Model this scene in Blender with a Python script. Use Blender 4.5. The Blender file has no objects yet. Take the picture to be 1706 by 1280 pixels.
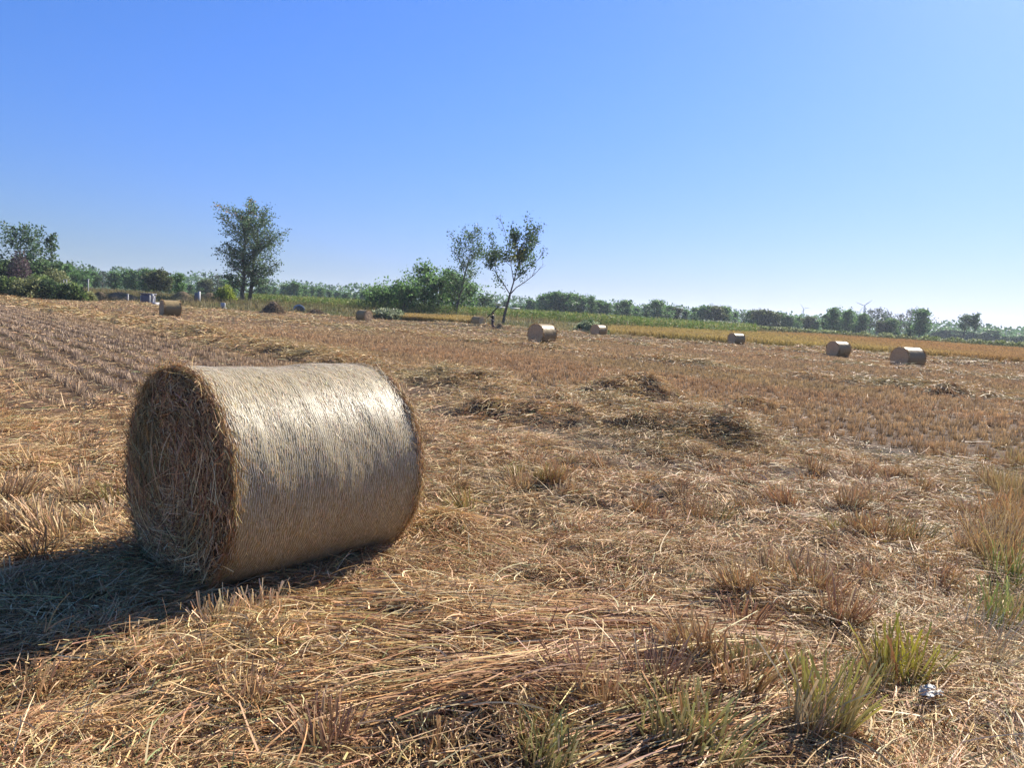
import bpy, math, random
import numpy as np
from math import radians, sin, cos, pi
from mathutils import Vector, Matrix

sc = bpy.context.scene
COL = sc.collection
# ------------------------------------------------------------------ camera
EYE = 1.58
F_PX, CX, CY = 1265.0, 853.0, 640.0            # focal length in photo pixels, photo centre
HOR0, HSL = 518.0, 0.061                       # horizon height at centre and its slope
ROLL = math.atan(HSL)
PITCH = math.atan((CY - HOR0) * cos(ROLL) / F_PX)
fwd = Vector((0, cos(PITCH), -sin(PITCH)))
r0 = Vector((1, 0, 0)); u0 = r0.cross(fwd)
rt = cos(ROLL) * r0 + sin(ROLL) * u0
up = -sin(ROLL) * r0 + cos(ROLL) * u0
cam = bpy.data.objects.new('camera', bpy.data.cameras.new('camera'))
COL.objects.link(cam)
cam.data.sensor_width = 36
cam.data.lens = F_PX / 1706 * 36
cam.data.clip_start = 0.05
cam.data.clip_end = 20000
M = Matrix((rt, up, -fwd)).transposed().to_4x4()
M.translation = Vector((0, 0, EYE))
cam.matrix_world = M
sc.camera = cam
# ------------------------------------------------------------------ sky, sun, exposure
SUN_EL, SUN_AZ = radians(36), radians(39.5)      # azimuth to the right of +Y
w = bpy.data.worlds.new('World'); sc.world = w; w.use_nodes = True
wn = w.node_tree; bg = wn.nodes['Background']
sky = wn.nodes.new('ShaderNodeTexSky'); sky.sky_type = 'NISHITA'; sky.sun_disc = False
sky.sun_elevation = SUN_EL; sky.sun_rotation = SUN_AZ
sky.air_density = 1.1; sky.dust_density = 0.6; sky.ozone_density = 2.5; sky.altitude = 0
wtc = wn.nodes.new('ShaderNodeTexCoord'); wsp = wn.nodes.new('ShaderNodeSeparateXYZ'); wn.links.new(wtc.outputs['Generated'], wsp.inputs[0])
wmr = wn.nodes.new('ShaderNodeMapRange'); wmr.interpolation_type = 'SMOOTHSTEP'; wmr.inputs['From Min'].default_value = -.03; wmr.inputs['From Max'].default_value = .30; wn.links.new(wsp.outputs['Z'], wmr.inputs['Value'])
wmx = wn.nodes.new('ShaderNodeMix'); wmx.data_type = 'RGBA'; wn.links.new(wmr.outputs[0], wmx.inputs[0])
wmx.inputs[6].default_value = (.47, .69, 1.15, 1); wmx.inputs[7].default_value = (.445, .745, 1.49, 1)     # clear, strongly blue air
wmu = wn.nodes.new('ShaderNodeMix'); wmu.data_type = 'RGBA'; wmu.blend_type = 'MULTIPLY'; wmu.inputs[0].default_value = 1
wn.links.new(sky.outputs[0], wmu.inputs[6]); wn.links.new(wmx.outputs[2], wmu.inputs[7]); 
wse = wn.nodes.new('ShaderNodeSeparateColor'); wco = wn.nodes.new('ShaderNodeCombineColor'); wpw = wn.nodes.new('ShaderNodeMath'); wpw.operation = 'POWER'; wpw.inputs[1].default_value = .8
wsc = wn.nodes.new('ShaderNodeMath'); wsc.operation = 'MULTIPLY'; wsc.inputs[1].default_value = 1.26
wn.links.new(wmu.outputs[2], wse.inputs[0]); wn.links.new(wse.outputs[0], wco.inputs[0]); wn.links.new(wse.outputs[2], wco.inputs[2])
wn.links.new(wse.outputs[1], wpw.inputs[0]); wn.links.new(wpw.outputs[0], wsc.inputs[0]); wn.links.new(wsc.outputs[0], wco.inputs[1]); wn.links.new(wco.outputs[0], bg.inputs['Color'])
bg.inputs['Strength'].default_value = 0.0505
sl = bpy.data.lights.new('sun', 'SUN'); sl.energy = 5.0; sl.angle = radians(0.53); sl.color = (1, .93, .82)
so = bpy.data.objects.new('sun', sl); COL.objects.link(so)
sdir = Vector((cos(SUN_EL) * sin(SUN_AZ), cos(SUN_EL) * cos(SUN_AZ), sin(SUN_EL)))
so.rotation_euler = sdir.to_track_quat('Z', 'Y').to_euler()
so.location = (0, 0, 80)
sc.view_settings.view_transform = 'Standard'; sc.view_settings.look = 'None'
sc.view_settings.exposure = 1.2; sc.view_settings.gamma = 1; sc.view_settings.use_curve_mapping = False
sc.cycles.max_bounces = 6; sc.cycles.transparent_max_bounces = 6
sc.cycles.volume_bounces = 0
sc.cycles.use_denoising = True
rng = np.random.default_rng(7)
random.seed(7)
# ------------------------------------------------------------------ numpy helpers
def _h(i, j, s):
    n = (i * 374761393 + j * 668265263 + s * 1442695041) & 0xFFFFFFFF
    n = ((n ^ (n >> 13)) * 1274126177) & 0xFFFFFFFF
    return ((n ^ (n >> 16)) & 0xFFFF) / 65535.0
def vn(x, y, s=0):
    x = np.asarray(x, float); y = np.asarray(y, float)
    i = np.floor(x).astype(np.int64); j = np.floor(y).astype(np.int64)
    a = x - i; b = y - j; a = a * a * (3 - 2 * a); b = b * b * (3 - 2 * b)
    return (_h(i, j, s) * (1 - a) + _h(i + 1, j, s) * a) * (1 - b) + (_h(i, j + 1, s) * (1 - a) + _h(i + 1, j + 1, s) * a) * b
def fbm(x, y, s=0, o=4):
    t = 0; a = .5; n = 0
    for k in range(o):
        t = t + a * vn(x * 2 ** k, y * 2 ** k, s + k * 17); n += a; a *= .5
    return t / n
def sst(x, a, b):
    t = np.clip((x - a) / (b - a), 0, 1); return t * t * (3 - 2 * t)
def mk(name, V, Fa, mat=None, parent=None, col=None, smooth=False, link=True):
    V = np.ascontiguousarray(V, np.float32).reshape(-1, 3); Fa = np.ascontiguousarray(Fa, np.int32)
    k = Fa.shape[1]; m = bpy.data.meshes.new(name)
    m.vertices.add(len(V)); m.vertices.foreach_set('co', V.ravel())
    m.loops.add(Fa.size); m.loops.foreach_set('vertex_index', Fa.ravel())
    m.polygons.add(len(Fa)); m.polygons.foreach_set('loop_start', np.arange(0, Fa.size, k, dtype=np.int32))
    m.polygons.foreach_set('loop_total', np.full(len(Fa), k, np.int32))
    if smooth: m.polygons.foreach_set('use_smooth', np.ones(len(Fa), bool))
    m.update(calc_edges=True)
    if col is not None:
        at = m.attributes.new('col', 'FLOAT_COLOR', 'POINT')
        c = np.ones((len(V), 4), np.float32); c[:, :3] = np.clip(col, 0, 1).reshape(-1, 3)
        at.data.foreach_set('color', c.ravel())
    if mat: m.materials.append(mat)
    o = bpy.data.objects.new(name, m)
    if link: COL.objects.link(o)
    if parent: o.parent = parent
    return o
def nrm(a): return a / np.maximum(np.linalg.norm(a, axis=-1, keepdims=True), 1e-9)
def ribbons(P, D, L, W, side=None, bend=None, S=2, taper=.5, col=None, tipcol=None):
    n = len(P); s = np.linspace(0, 1, S + 1)[None, :, None]
    L = np.broadcast_to(np.asarray(L, float), (n,))[:, None, None]; W = np.broadcast_to(np.asarray(W, float), (n,))[:, None, None]
    if side is None: side = nrm(np.cross(D, rng.normal(size=(n, 3))))
    C = P[:, None] + D[:, None] * L * s
    if bend is not None: C = C + bend[:, None] * L * s * s
    wd = W * (1 - taper * s) * .5
    V = np.stack([C - side[:, None] * wd, C + side[:, None] * wd], 2).reshape(-1, 3)
    b = (np.arange(n) * 2 * (S + 1))[:, None, None] + (np.arange(S) * 2)[None, :, None]
    Fq = (b + np.array([0, 1, 3, 2])[None, None]).reshape(-1, 4)
    cc = None
    if col is not None:
        cc = np.broadcast_to(col[:, None, None, :], (n, S + 1, 2, 3)).copy()
        if tipcol is not None:
            t = np.linspace(0, 1, S + 1)[None, :, None, None]; cc = cc * (1 - t) + tipcol[:, None, None, :] * t
        cc = cc.reshape(-1, 3)
    return V, Fq, cc
def joinm(parts):
    V = []; Fq = []; Cc = []; o = 0
    for v, f, c in parts:
        V.append(v); Fq.append(f + o); Cc.append(c); o += len(v)
    return np.concatenate(V), np.concatenate(Fq), np.concatenate(Cc)
def tubes(A, B, ra, rb, k=6, col=(.1, .08, .06)):
    """tapered prisms from A[i] to B[i]"""
    A = np.asarray(A, float); B = np.asarray(B, float); n = len(A)
    ra = np.asarray(ra, float); rb = np.asarray(rb, float)
    d = nrm(B - A); ref = np.where(np.abs(d[:, 2:3]) > .9, [[1., 0, 0]], [[0, 0, 1.]])
    s = nrm(np.cross(d, ref)); t = np.cross(d, s)
    a = np.linspace(0, 2 * pi, k, endpoint=False)
    ring = s[:, None] * np.cos(a)[None, :, None] + t[:, None] * np.sin(a)[None, :, None]
    V = np.concatenate([A[:, None] + ring * ra[:, None, None], B[:, None] + ring * rb[:, None, None]], 1).reshape(-1, 3)
    i = np.arange(k); j = (i + 1) % k
    q = np.stack([i, j, j + k, i + k], 1)
    Fq = (np.arange(n)[:, None, None] * 2 * k + q[None]).reshape(-1, 4)
    return V, Fq, np.tile(np.array(col, float), (len(V), 1))
def setp(o, label=None, cat=None, group=None, kind=None):
    if label: o['label'] = label
    if cat: o['category'] = cat
    if group: o['group'] = group
    if kind: o['kind'] = kind
    return o
def empty(name, loc, label, cat, group=None, rz=0):
    o = bpy.data.objects.new(name, None); COL.objects.link(o); o.empty_display_size = .2
    o.location = loc; o.rotation_euler.z = rz
    return setp(o, label, cat, group)
def copy_tree(o, parent=None):
    c = o.copy(); COL.objects.link(c)
    if parent: c.parent = parent
    for ch in [x for x in bpy.data.objects if x.parent == o]: copy_tree(ch, c)
    return c
# ------------------------------------------------------------------ materials
def newmat(name):
    m = bpy.data.materials.new(name); m.use_nodes = True; nt = m.node_tree
    for n in list(nt.nodes):
        if n.type != 'OUTPUT_MATERIAL': nt.nodes.remove(n)
    return m, nt, [n for n in nt.nodes if n.type == 'OUTPUT_MATERIAL'][0]
def N(nt, t, **k):
    n = nt.nodes.new(t)
    for a, b in k.items():
        if a in n.inputs: n.inputs[a].default_value = b
        else: setattr(n, a, b)
    return n
def leafmat(name, trans=.35, rough=.6, spec=.25, var=.0):
    m, nt, out = newmat(name)
    at = N(nt, 'ShaderNodeAttribute', attribute_name='col'); c = at.outputs['Color']
    if var:
        oi = N(nt, 'ShaderNodeObjectInfo'); mr = N(nt, 'ShaderNodeMapRange'); mr.inputs['To Min'].default_value = 1 - var; mr.inputs['To Max'].default_value = 1 + var
        nt.links.new(oi.outputs['Random'], mr.inputs['Value'])
        h = N(nt, 'ShaderNodeHueSaturation'); nt.links.new(mr.outputs[0], h.inputs['Value']); nt.links.new(c, h.inputs['Color']); c = h.outputs[0]
    p = N(nt, 'ShaderNodeBsdfPrincipled'); p.inputs['Roughness'].default_value = rough; p.inputs['Specular IOR Level'].default_value = spec
    tr = N(nt, 'ShaderNodeBsdfTranslucent'); mx = N(nt, 'ShaderNodeMixShader'); mx.inputs[0].default_value = trans
    nt.links.new(c, p.inputs['Base Color']); nt.links.new(c, tr.inputs['Color'])
    nt.links.new(p.outputs[0], mx.inputs[1]); nt.links.new(tr.outputs[0], mx.inputs[2]); nt.links.new(mx.outputs[0], out.inputs['Surface'])
    return m
def simplemat(name, col, rough=.8, spec=.3, noise=None, nscale=5., bump=0., stretch=(1, 1, 1), attr=False, metal=0):
    m, nt, out = newmat(name)
    p = N(nt, 'ShaderNodeBsdfPrincipled'); p.inputs['Roughness'].default_value = rough; p.inputs['Specular IOR Level'].default_value = spec; p.inputs['Metallic'].default_value = metal
    tc = N(nt, 'ShaderNodeTexCoord'); mp = N(nt, 'ShaderNodeMapping'); mp.inputs['Scale'].default_value = stretch
    nt.links.new(tc.outputs['Object'], mp.inputs[0])
    nz = N(nt, 'ShaderNodeTexNoise'); nz.inputs['Scale'].default_value = nscale; nz.inputs['Detail'].default_value = 6; nt.links.new(mp.outputs[0], nz.inputs['Vector'])
    mx = N(nt, 'ShaderNodeMix', data_type='RGBA'); nt.links.new(nz.outputs['Fac'], mx.inputs[0])
    mx.inputs[6].default_value = (*col, 1); mx.inputs[7].default_value = (*(noise or col), 1)
    last = mx.outputs[2]
    if attr:
        at = N(nt, 'ShaderNodeAttribute', attribute_name='col')
        m2 = N(nt, 'ShaderNodeMix', data_type='RGBA', blend_type='MULTIPLY'); m2.inputs[0].default_value = 1
        nt.links.new(last, m2.inputs[6]); nt.links.new(at.outputs['Color'], m2.inputs[7]); last = m2.outputs[2]
    nt.links.new(last, p.inputs['Base Color'])
    if bump:
        b = N(nt, 'ShaderNodeBump'); b.inputs['Distance'].default_value = bump; nt.links.new(nz.outputs['Fac'], b.inputs['Height']); nt.links.new(b.outputs[0], p.inputs['Normal'])
    nt.links.new(p.outputs[0], out.inputs['Surface'])
    return m
M_STRAW = leafmat('straw', .14, .6, .2)
M_LEAF = leafmat('foliage', .48, .55, .3, .12)
M_GRASS = leafmat('grass_blade', .35, .6, .25)
M_BARK = simplemat('bark', (.085, .07, .055), .95, .1, (.16, .135, .11), 3, .02, (1, 1, .2))
M_GROUND = simplemat('soil_and_chaff', (.62, .60, .58), .95, .1, (1.25, 1.22, 1.2), 9, .02, attr=True)
# ------------------------------------------------------------------ terrain
EX = np.array([-400, -80, -45, -20, -8, 2, 13, 30, 45, 80, 300.]); EY = np.array([150, 112, 99, 96, 97, 85, 84, 74, 63, 45, -60.])
def yedge(x): return np.interp(x, EX, EY) + 1.6 * (fbm(np.asarray(x) * .12, 3.1, 5, 2) - .5)
def uv(x, y): return -.64 * x + .77 * y, .77 * x + .64 * y
WR = [(8.9, 1.0, .30), (24.0, 1.05, .2), (39., 1.1, .17), (54., 1.2, .2), (68., 1.2, .22), (82, 1.2, .22)]
# loose straw heaps: x, y, radius, height
HEAPS = [(2.35, 14.6, 1.0, .5), (4.7, 14.6, .6, .2), (-.45, 5.15, .33, .13), (2.9, 10.0, .45, .1), (1.9, 10.6, .48, .19), (-.2, 11.7, .55, .22), (.7, 11.3, .6, .2),
         (.9, 3.35, .5, .06), (.1, 2.85, .35, .07), (1.5, 4.2, .35, .1), (-.9, 3.1, .5, .06), (12.3, 21.6, .6, .2), (2.8, 5.2, .5, .1), (-4.3, 6.2, .6, .08), (-.2, 3.7, .5, .07)]
FARB = [(-24.9, 54.9), (-16.0, 80.4), (1.6, 45.0), (8.5, 77.4), (22.2, 76.4), (23.2, 54.5), (21.1, 40.8), (-4.6, 93.4)]
def clear(x, y):                       # 0 where a far bale stands and just in front of it
    m = 1.
    for bx_, by_ in FARB:
        dx, dy = x - bx_, y - by_; l = math.hypot(bx_, by_); a = -(dx * bx_ + dy * by_) / l; c = (dx * by_ - dy * bx_) / l
        m = m * (1 - np.exp(-((c / 1.3) ** 2 + ((a - 1.2) / 2.2) ** 2) ** 2))
    return m
def rowmask(x, y):
    u, v = uv(x, y); m = 0
    for k, (v0, wd, h) in enumerate(WR):
        vc = v0 + 1.3 * (fbm(u * .09, v0, 11 + k, 3) - .5)
        g = np.exp(-((v - vc) / wd) ** 2) * (sst(u, 4.6, 6.4) if k == 0 else 1)
        m = np.maximum(m, g * (.25 + .95 * sst(fbm(u * .45, v * .5, 21 + k, 3), .3, .62)))
    return m * clear(x, y)
def rowheight(x, y):
    u, v = uv(x, y); z = 0
    for k, (v0, wd, h) in enumerate(WR):
        vc = v0 + 1.3 * (fbm(u * .09, v0, 11 + k, 3) - .5)
        g = np.exp(-((v - vc) / wd) ** 2) * (sst(u, 4.6, 6.4) if k == 0 else 1)
        z = z + h * g * (.12 + .95 * sst(fbm(u * .45, v * .5, 21 + k, 3), .3, .62)) * (.6 + .8 * vn(u * 1.7, v * 1.7, 31))
    return z * clear(x, y)
def infield(x, y): return sst(yedge(x) - y, -.5, .5)
def bank(x, y):
    b0 = yedge(x) + np.interp(x, [-200, 6, 14, 60], [0, 0, 8, 8])
    return sst(y - b0, 0, np.interp(x, [-200, 0, 14, 30], [22, 12, 22, 50]))
def G(x, y, fine=True):
    x = np.asarray(x, float); y = np.asarray(y, float)
    z = -.0058 * (np.clip(y, 5, 95) - 5)
    z = z + bank(x, y) * (.9 + .35 * sst(y, 120, 300))
    r = np.hypot(x, y); nf = 1 - sst(r, 100, 160)
    inf = infield(x, y)
    z = z + inf * rowheight(x, y)
    for hx, hy, hr, hh in HEAPS:
        z = z + hh * np.exp(-(((x - hx) ** 2 + (y - hy) ** 2) / hr ** 2) ** 1.3) * (.7 + .6 * vn(x * 3, y * 3, 41))
    if fine:
        z = z + nf * (.13 * (fbm(x * 1.3, y * 1.3, 3, 3) - .5) * (1 - .8 * sst(r, 9, 14)) + .09 * (fbm(x * 4, y * 4, 4, 3) - .5) * (1 - sst(r, 20, 45))) * (1 - .75 * np.exp(-((x + 1.4) ** 2 + (y - 4.5) ** 2) / .8))
    return z
def mud(x, y):
    u, v = uv(x, y)
    m = np.exp(-(((u - 7.8) / 2.4) ** 2 + ((v - 6.9) / .95) ** 2) ** 1.5)
    for mx, my, mr in [(-4.0, 9.3, .28), (2.95, 6.1, .35), (-3.3, 4.6, .35), (5.3, 10.2, .5), (3.0, 4.0, .4), (.45, 2.75, .35), (1.5, 7.0, .3), (3.1, 8.3, .25)]:
        m = np.maximum(m, np.exp(-((x - mx) ** 2 + (y - my) ** 2) / mr ** 2))
    return m * sst(fbm(x * 1.5, y * 1.5, 77, 3), .26, .44)
def neat(x, y):
    u, v = uv(x, y); nz = 1.4 * (fbm(x * .4, y * .4, 55, 3) - .5)
    a = sst(v + nz, 1.2, 2.0) * sst(7.9 - v, 0, .4) * sst(y + nz * 1.5, 9.0, 11.) * sst(-2.2 - x, -.6, .6)
    b = sst(v + nz, 10.4, 11.2) * (1 - .85 * sst(u + 6 * nz, 34, 42))
    return np.maximum(a, b) * (1 - sst(rowmask(x, y), .2, .4)) * infield(x, y)
def groundcol(x, y):
    r = np.hypot(x, y); n1 = fbm(x * .9, y * .9, 61, 4)[..., None]; n2 = fbm(x * .08, y * .08, 62, 3)[..., None]
    c = np.array([.115, .072, .042]) * (.35 + .9 * n1)
    nt_ = neat(x, y)[..., None]
    u, v = uv(x, y)
    c = c * (1 - nt_) + nt_ * (np.array([.105, .066, .038]) * (.7 + .6 * n2))
    pth = sst(x - (1.05 + .62 * (y - 1.6)), 0, .3)[..., None] * (y < 8)[..., None]; c = c * (1 - pth) + pth * np.array([.24, .19, .14]) * (.75 + .5 * n1)
    gl = (np.exp(-((v - 4) / 4) ** 2) * sst(y, 9, 12))[..., None]
    c = c * (1 - gl * .6) + gl * .6 * np.array([.06, .042, .027])  # soil between the left rows darkened, furrow shadow put into its colour
    rm = (rowmask(x, y) * infield(x, y))[..., None]
    c = c * (1 - rm) + rm * np.array([.17, .12, .06])
    md = mud(x, y)[..., None]
    c = c * (1 - md) + md * np.array([.05, .037, .027])
    i_ = infield(x, y)[..., None]
    g = np.array([.10, .105, .045]) * (.7 + .6 * n1) * (1 - n2 * .5) + np.array([.10, .06, .02]) * n2 * .5
    far = sst(r, 150, 260)[..., None]
    g = g * (1 - far) + far * np.array([.05, .07, .02])
    return c * i_ + g * (1 - i_)
def make_ground():
    fine = np.linspace(radians(-48), radians(48), 620)
    rest = np.linspace(radians(48), radians(312), 90)[1:-1]
    az = np.concatenate([fine, rest]); r = np.concatenate([np.geomspace(.02, 1.8, 18)[:-1], np.geomspace(1.8, 140, 640)[:-1], np.geomspace(140, 9000, 60)])
    A, Rr = np.meshgrid(az, r); x = Rr * np.sin(A); y = Rr * np.cos(A); z = G(x, y)
    V = np.stack([x, y, z], -1).reshape(-1, 3); n = len(az)
    i = np.arange(len(r) - 1)[:, None] * n; j = np.arange(n)[None]; j2 = (j + 1) % n
    Fq = np.stack([i + j, i + j2, i + n + j2, i + n + j], -1).reshape(-1, 4)
    o = mk('ground', V, Fq, M_GROUND, col=groundcol(V[:, 0], V[:, 1]), smooth=True)

    return setp(o, kind='structure')
make_ground()

# ------------------------------------------------------------------ loose straw over the field
PAL = np.array([[.54, .38, .20], [.46, .29, .15], [.36, .20, .10], [.58, .45, .27], [.40, .33, .15], [.30, .16, .09], [.50, .33, .22], [.62, .52, .34]])
PAL = PAL * np.array([1.03, .97, .83])
def pick(n, wts, jit=.30):
    k = rng.choice(len(PAL), n, p=np.array(wts) / np.sum(wts)); return PAL[k] * (1 + jit * rng.normal(size=(n, 1))) * (1 + .05 * rng.normal(size=(n, 3)))
def sample(r0_, r1_, n, a=43):
    r = np.sqrt(rng.uniform(r0_ ** 2, r1_ ** 2, n)); t = rng.uniform(radians(-a), radians(a), n)
    return r * np.sin(t), r * np.cos(t)
BX, BY, BYAW, BD, BL = -1.79, 4.05, .851, 1.228, 1.226
def inbale(x, y, pad=0):
    ax, ay = cos(BYAW), sin(BYAW); dx, dy = x - BX, y - BY
    t = dx * ax + dy * ay; s = -dx * ay + dy * ax
    return (t > -.02 - pad) & (t < BL + .02 + pad) & (np.abs(s) < .38 + pad)
def litter(r0_, r1_, n, L, W, S, pile, wr=.35):
    x, y = sample(r0_, r1_, n); nt_ = neat(x, y); rm = rowmask(x, y); md = mud(x, y)
    clump = fbm(x * 1.1, y * 1.1, 91, 4)
    keep = rng.random(n) < (1 - (.74 + .14 * (.77 * x + .64 * y > 9)) * nt_) * (1 - .86 * md) * (.15 + .85 * clear(x, y)) * (.3 + 1.0 * sst(clump, .33, .6)) * (1 - 0)
    keep &= ~((x > 1.1 + .62 * (y - 1.6)) & (y < 6) & (rng.random(len(x)) < .7)); keep &= (y < yedge(x) + .3) & ~inbale(x, y)
    x, y, nt_, rm, clump = x[keep], y[keep], nt_[keep], rm[keep], clump[keep]; n = len(x)
    u, v = uv(x, y)
    flow = 2 * pi * fbm(x * .9, y * .9, 101, 3) * 1.8 + rng.normal(0, .95, n)
    tilt = np.abs(rng.normal(0, .2, n)) + (rng.random(n) < .12) * rng.uniform(.2, .8, n)
    d = np.stack([np.cos(flow) * np.cos(tilt), np.sin(flow) * np.cos(tilt), np.sin(tilt)], 1)
    heap = np.clip(sst(clump, .45, .75) + 1.3 * sst(rm, .2, .8), 0, 1.6)
    z = G(x, y) + rng.random(n) ** 1.4 * pile * (.3 + 1.6 * heap)
    P = np.stack([x, y, z], 1)
    Ls = L * (.3 + 1.3 * rng.random(n) ** 1.6); Ws = W * rng.uniform(.55, 1.5, n)
    side = nrm(np.cross(d, np.array([[0, 0, 1.]])) + .7 * rng.normal(size=(n, 3)) * np.array([.4, .4, 1]))
    bend = rng.normal(size=(n, 3)) * np.array([.32, .32, .1]) + np.array([0, 0, -1.]) * (np.sin(tilt)[:, None] * .9 * (rng.random((n, 1)) < .75))
    a = pick(n, [4, 4, 3, 3, .8, 2, 3, 1.6]); b = pick(n, [2, 2, 1, 3, 3.5, .6, .6, 1.4]) * .9
    g = sst(fbm(x * .5, y * .5, 111, 3) + .35 * rm, .42, .66)[:, None] * .75
    col = a * (1 - g) + b * g
    gr = (rng.random(n) < .05)[:, None]; col = np.where(gr, np.array([[.24, .28, .11]]) * (1 + .2 * rng.normal(size=(n, 1))), col)
    patch = .78 + .5 * fbm(x * .35, y * .35, 121, 3)[:, None]
    return ribbons(P, d, Ls, Ws, side, bend, S, .5, col * patch)
litter_parts = [litter(1.5, 6, 125000, .045, .0042, 1, .05), litter(6, 14, 90000, .06, .007, 1, .05), litter(1.5, 5.5, 122000, .13, .0046, 3, .06), litter(5.5, 11, 170000, .14, .0058, 3, .065),
                litter(11, 24, 170000, .18, .009, 2, .08), litter(24, 48, 110000, .26, .017, 2, .10), litter(48, 112, 90000, .45, .036, 1, .12)]
o = mk('loose_straw', *[a for a in joinm(litter_parts)][:2], M_STRAW, col=joinm(litter_parts)[2]); setp(o, 'loose cut rice straw strewn over the whole field', kind='stuff', cat='straw')

def windrow_straw(k, n, Lb, z0):
    v0, wd, h = WR[k]; u = rng.uniform(-45, 135, n); vc = v0 + 1.3 * (fbm(u * .09, v0, 11 + k, 3) - .5); v = vc + rng.normal(0, wd * .62, n)
    det = .64 ** 2 + .77 ** 2; x = (-.64 * u + .77 * v) / det; y = (.77 * u + .64 * v) / det
    q = (y > 4) & (np.abs(np.arctan2(x, y)) < radians(44)) & (y < yedge(x) - .2) & (rng.random(n) < rowmask(x, y) * 1.6 + .05) & ~inbale(x, y, .1)
    x, y = x[q], y[q]; n = len(x); r = np.hypot(x, y); f = rng.uniform(0, 2 * pi, n); t = np.abs(rng.normal(0, .2, n))
    d = np.stack([np.cos(f) * np.cos(t), np.sin(f) * np.cos(t), np.sin(t)], 1); P = np.stack([x, y, G(x, y) + rng.random(n) * z0], 1)
    tone = sst(fbm(x * .6, y * .6, 191, 3), .4, .65)[:, None]; c = pick(n, [3, 3, 1, 5, 1.5, .5, 1.5, 3]) * (1 - .5 * tone) + .5 * tone * np.array([.40, .35, .17])
    return ribbons(P, d, (Lb * .8 + .0025 * r) * rng.uniform(.5, 1.3, n), (.0035 + .0006 * r) * rng.uniform(.6, 1.3, n), None, rng.normal(size=(n, 3)) * [.3, .3, .1] - np.array([0, 0, .25]), 2, .4, c)
wsp = [windrow_straw(0, 170000, .2, .10), windrow_straw(1, 150000, .22, .07), windrow_straw(2, 80000, .25, .08), windrow_straw(3, 60000, .25, .08), windrow_straw(4, 40000, .25, .1), windrow_straw(5, 30000, .25, .1)]
V, Fq, Cc = joinm(wsp); setp(mk('straw_windrows', V, Fq, M_STRAW, col=Cc), 'long fluffy windrows of cut straw running across the field', kind='stuff', cat='straw')

# broad pale pieces lying on top close to the camera
n = 5200; X, Y = sample(1.9, 9, n); k = ~inbale(X, Y, .02); X, Y = X[k], Y[k]; n = len(X); f = rng.uniform(0, 2 * pi, n); t = np.abs(rng.normal(0, .3, n)) + (rng.random(n) < .12) * .5
d = np.stack([np.cos(f) * np.cos(t), np.sin(f) * np.cos(t), np.sin(t)], 1)
V, Fq, Cc = ribbons(np.stack([X, Y, G(X, Y) + .035 + .03 * rng.random(n)], 1), d, rng.uniform(.05, .2, n), rng.uniform(.005, .010, n), nrm(np.cross(d, [[0, 0, 1.]]) + .5 * rng.normal(size=(n, 3))), rng.normal(size=(n, 3)) * [.45, .45, .25] - np.array([0, 0, .25]), 4, .45, pick(n, [4, 2, 1, 5, 2, .4, 2, 6], .2))
setp(mk('broken_stems', V, Fq, M_STRAW, col=Cc), 'broad pale broken rice stems lying on top of the straw close by', kind='stuff', cat='straw')
# combed stems lying side by side
def combed(cx, cy, rx, ry, ang, n, L, pal, z0=.03, W=.0055, curl=.12):
    x = cx + rng.normal(0, rx, n) ; y = cy + rng.normal(0, ry, n)
    x, y = cx + (x - cx) * cos(ang) - (y - cy) * sin(ang), cy + (x - cx) * sin(ang) + (y - cy) * cos(ang)
    a = ang + rng.normal(0, .16, n) + .5 * (fbm(x * 1.5, y * 1.5, 131, 2) - .5)
    t = rng.uniform(.02, .22, n); d = np.stack([np.cos(a) * np.cos(t), np.sin(a) * np.cos(t), np.sin(t)], 1)
    P = np.stack([x, y, G(x, y) + rng.random(n) * z0], 1) - d * L * .4 * np.array([1, 1, 0])
    bend = rng.normal(size=(n, 3)) * np.array([curl, curl, .02]) + np.array([0, 0, -1.]) * (np.sin(t)[:, None])
    return ribbons(P, d, L * rng.uniform(.5, 1.2, n), W * rng.uniform(.7, 1.4, n), nrm(np.cross(d, [[0, 0, 1.]]) + .6 * rng.normal(size=(n, 3)) * [.2, .2, 1]), bend, 4, .4, pick(n, pal))
dk = [2, 3, 4, 1.5, 1.5, 4, 3, .8]
cp = [combed(.35, 3.45, .55, .22, .05, 1500, .5, dk), combed(1.0, 3.75, .4, .2, .1, 800, .5, dk), combed(-.35, 3.75, .5, .2, .1, 600, .5, [3, 3, 2, 3, 2, 1, 3, 1]),
      combed(.12, 2.95, .3, .1, .35, 600, .34, dk, .1, curl=.3), combed(.75, 2.8, .4, .15, .6, 700, .35, dk, .08), combed(-1.0, 2.7, .6, .2, .5, 700, .35, [4, 3, 1, 4, 2, 1, 3, 2]),
      combed(1.9, 4.6, .5, .25, -.5, 500, .4, dk), combed(-.7, 4.4, .35, .2, .2, 450, .4, dk), combed(2.0, 3.3, .4, .2, .8, 500, .3, [2, 2, 1, 5, 3, 1, 1, 4])]
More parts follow.
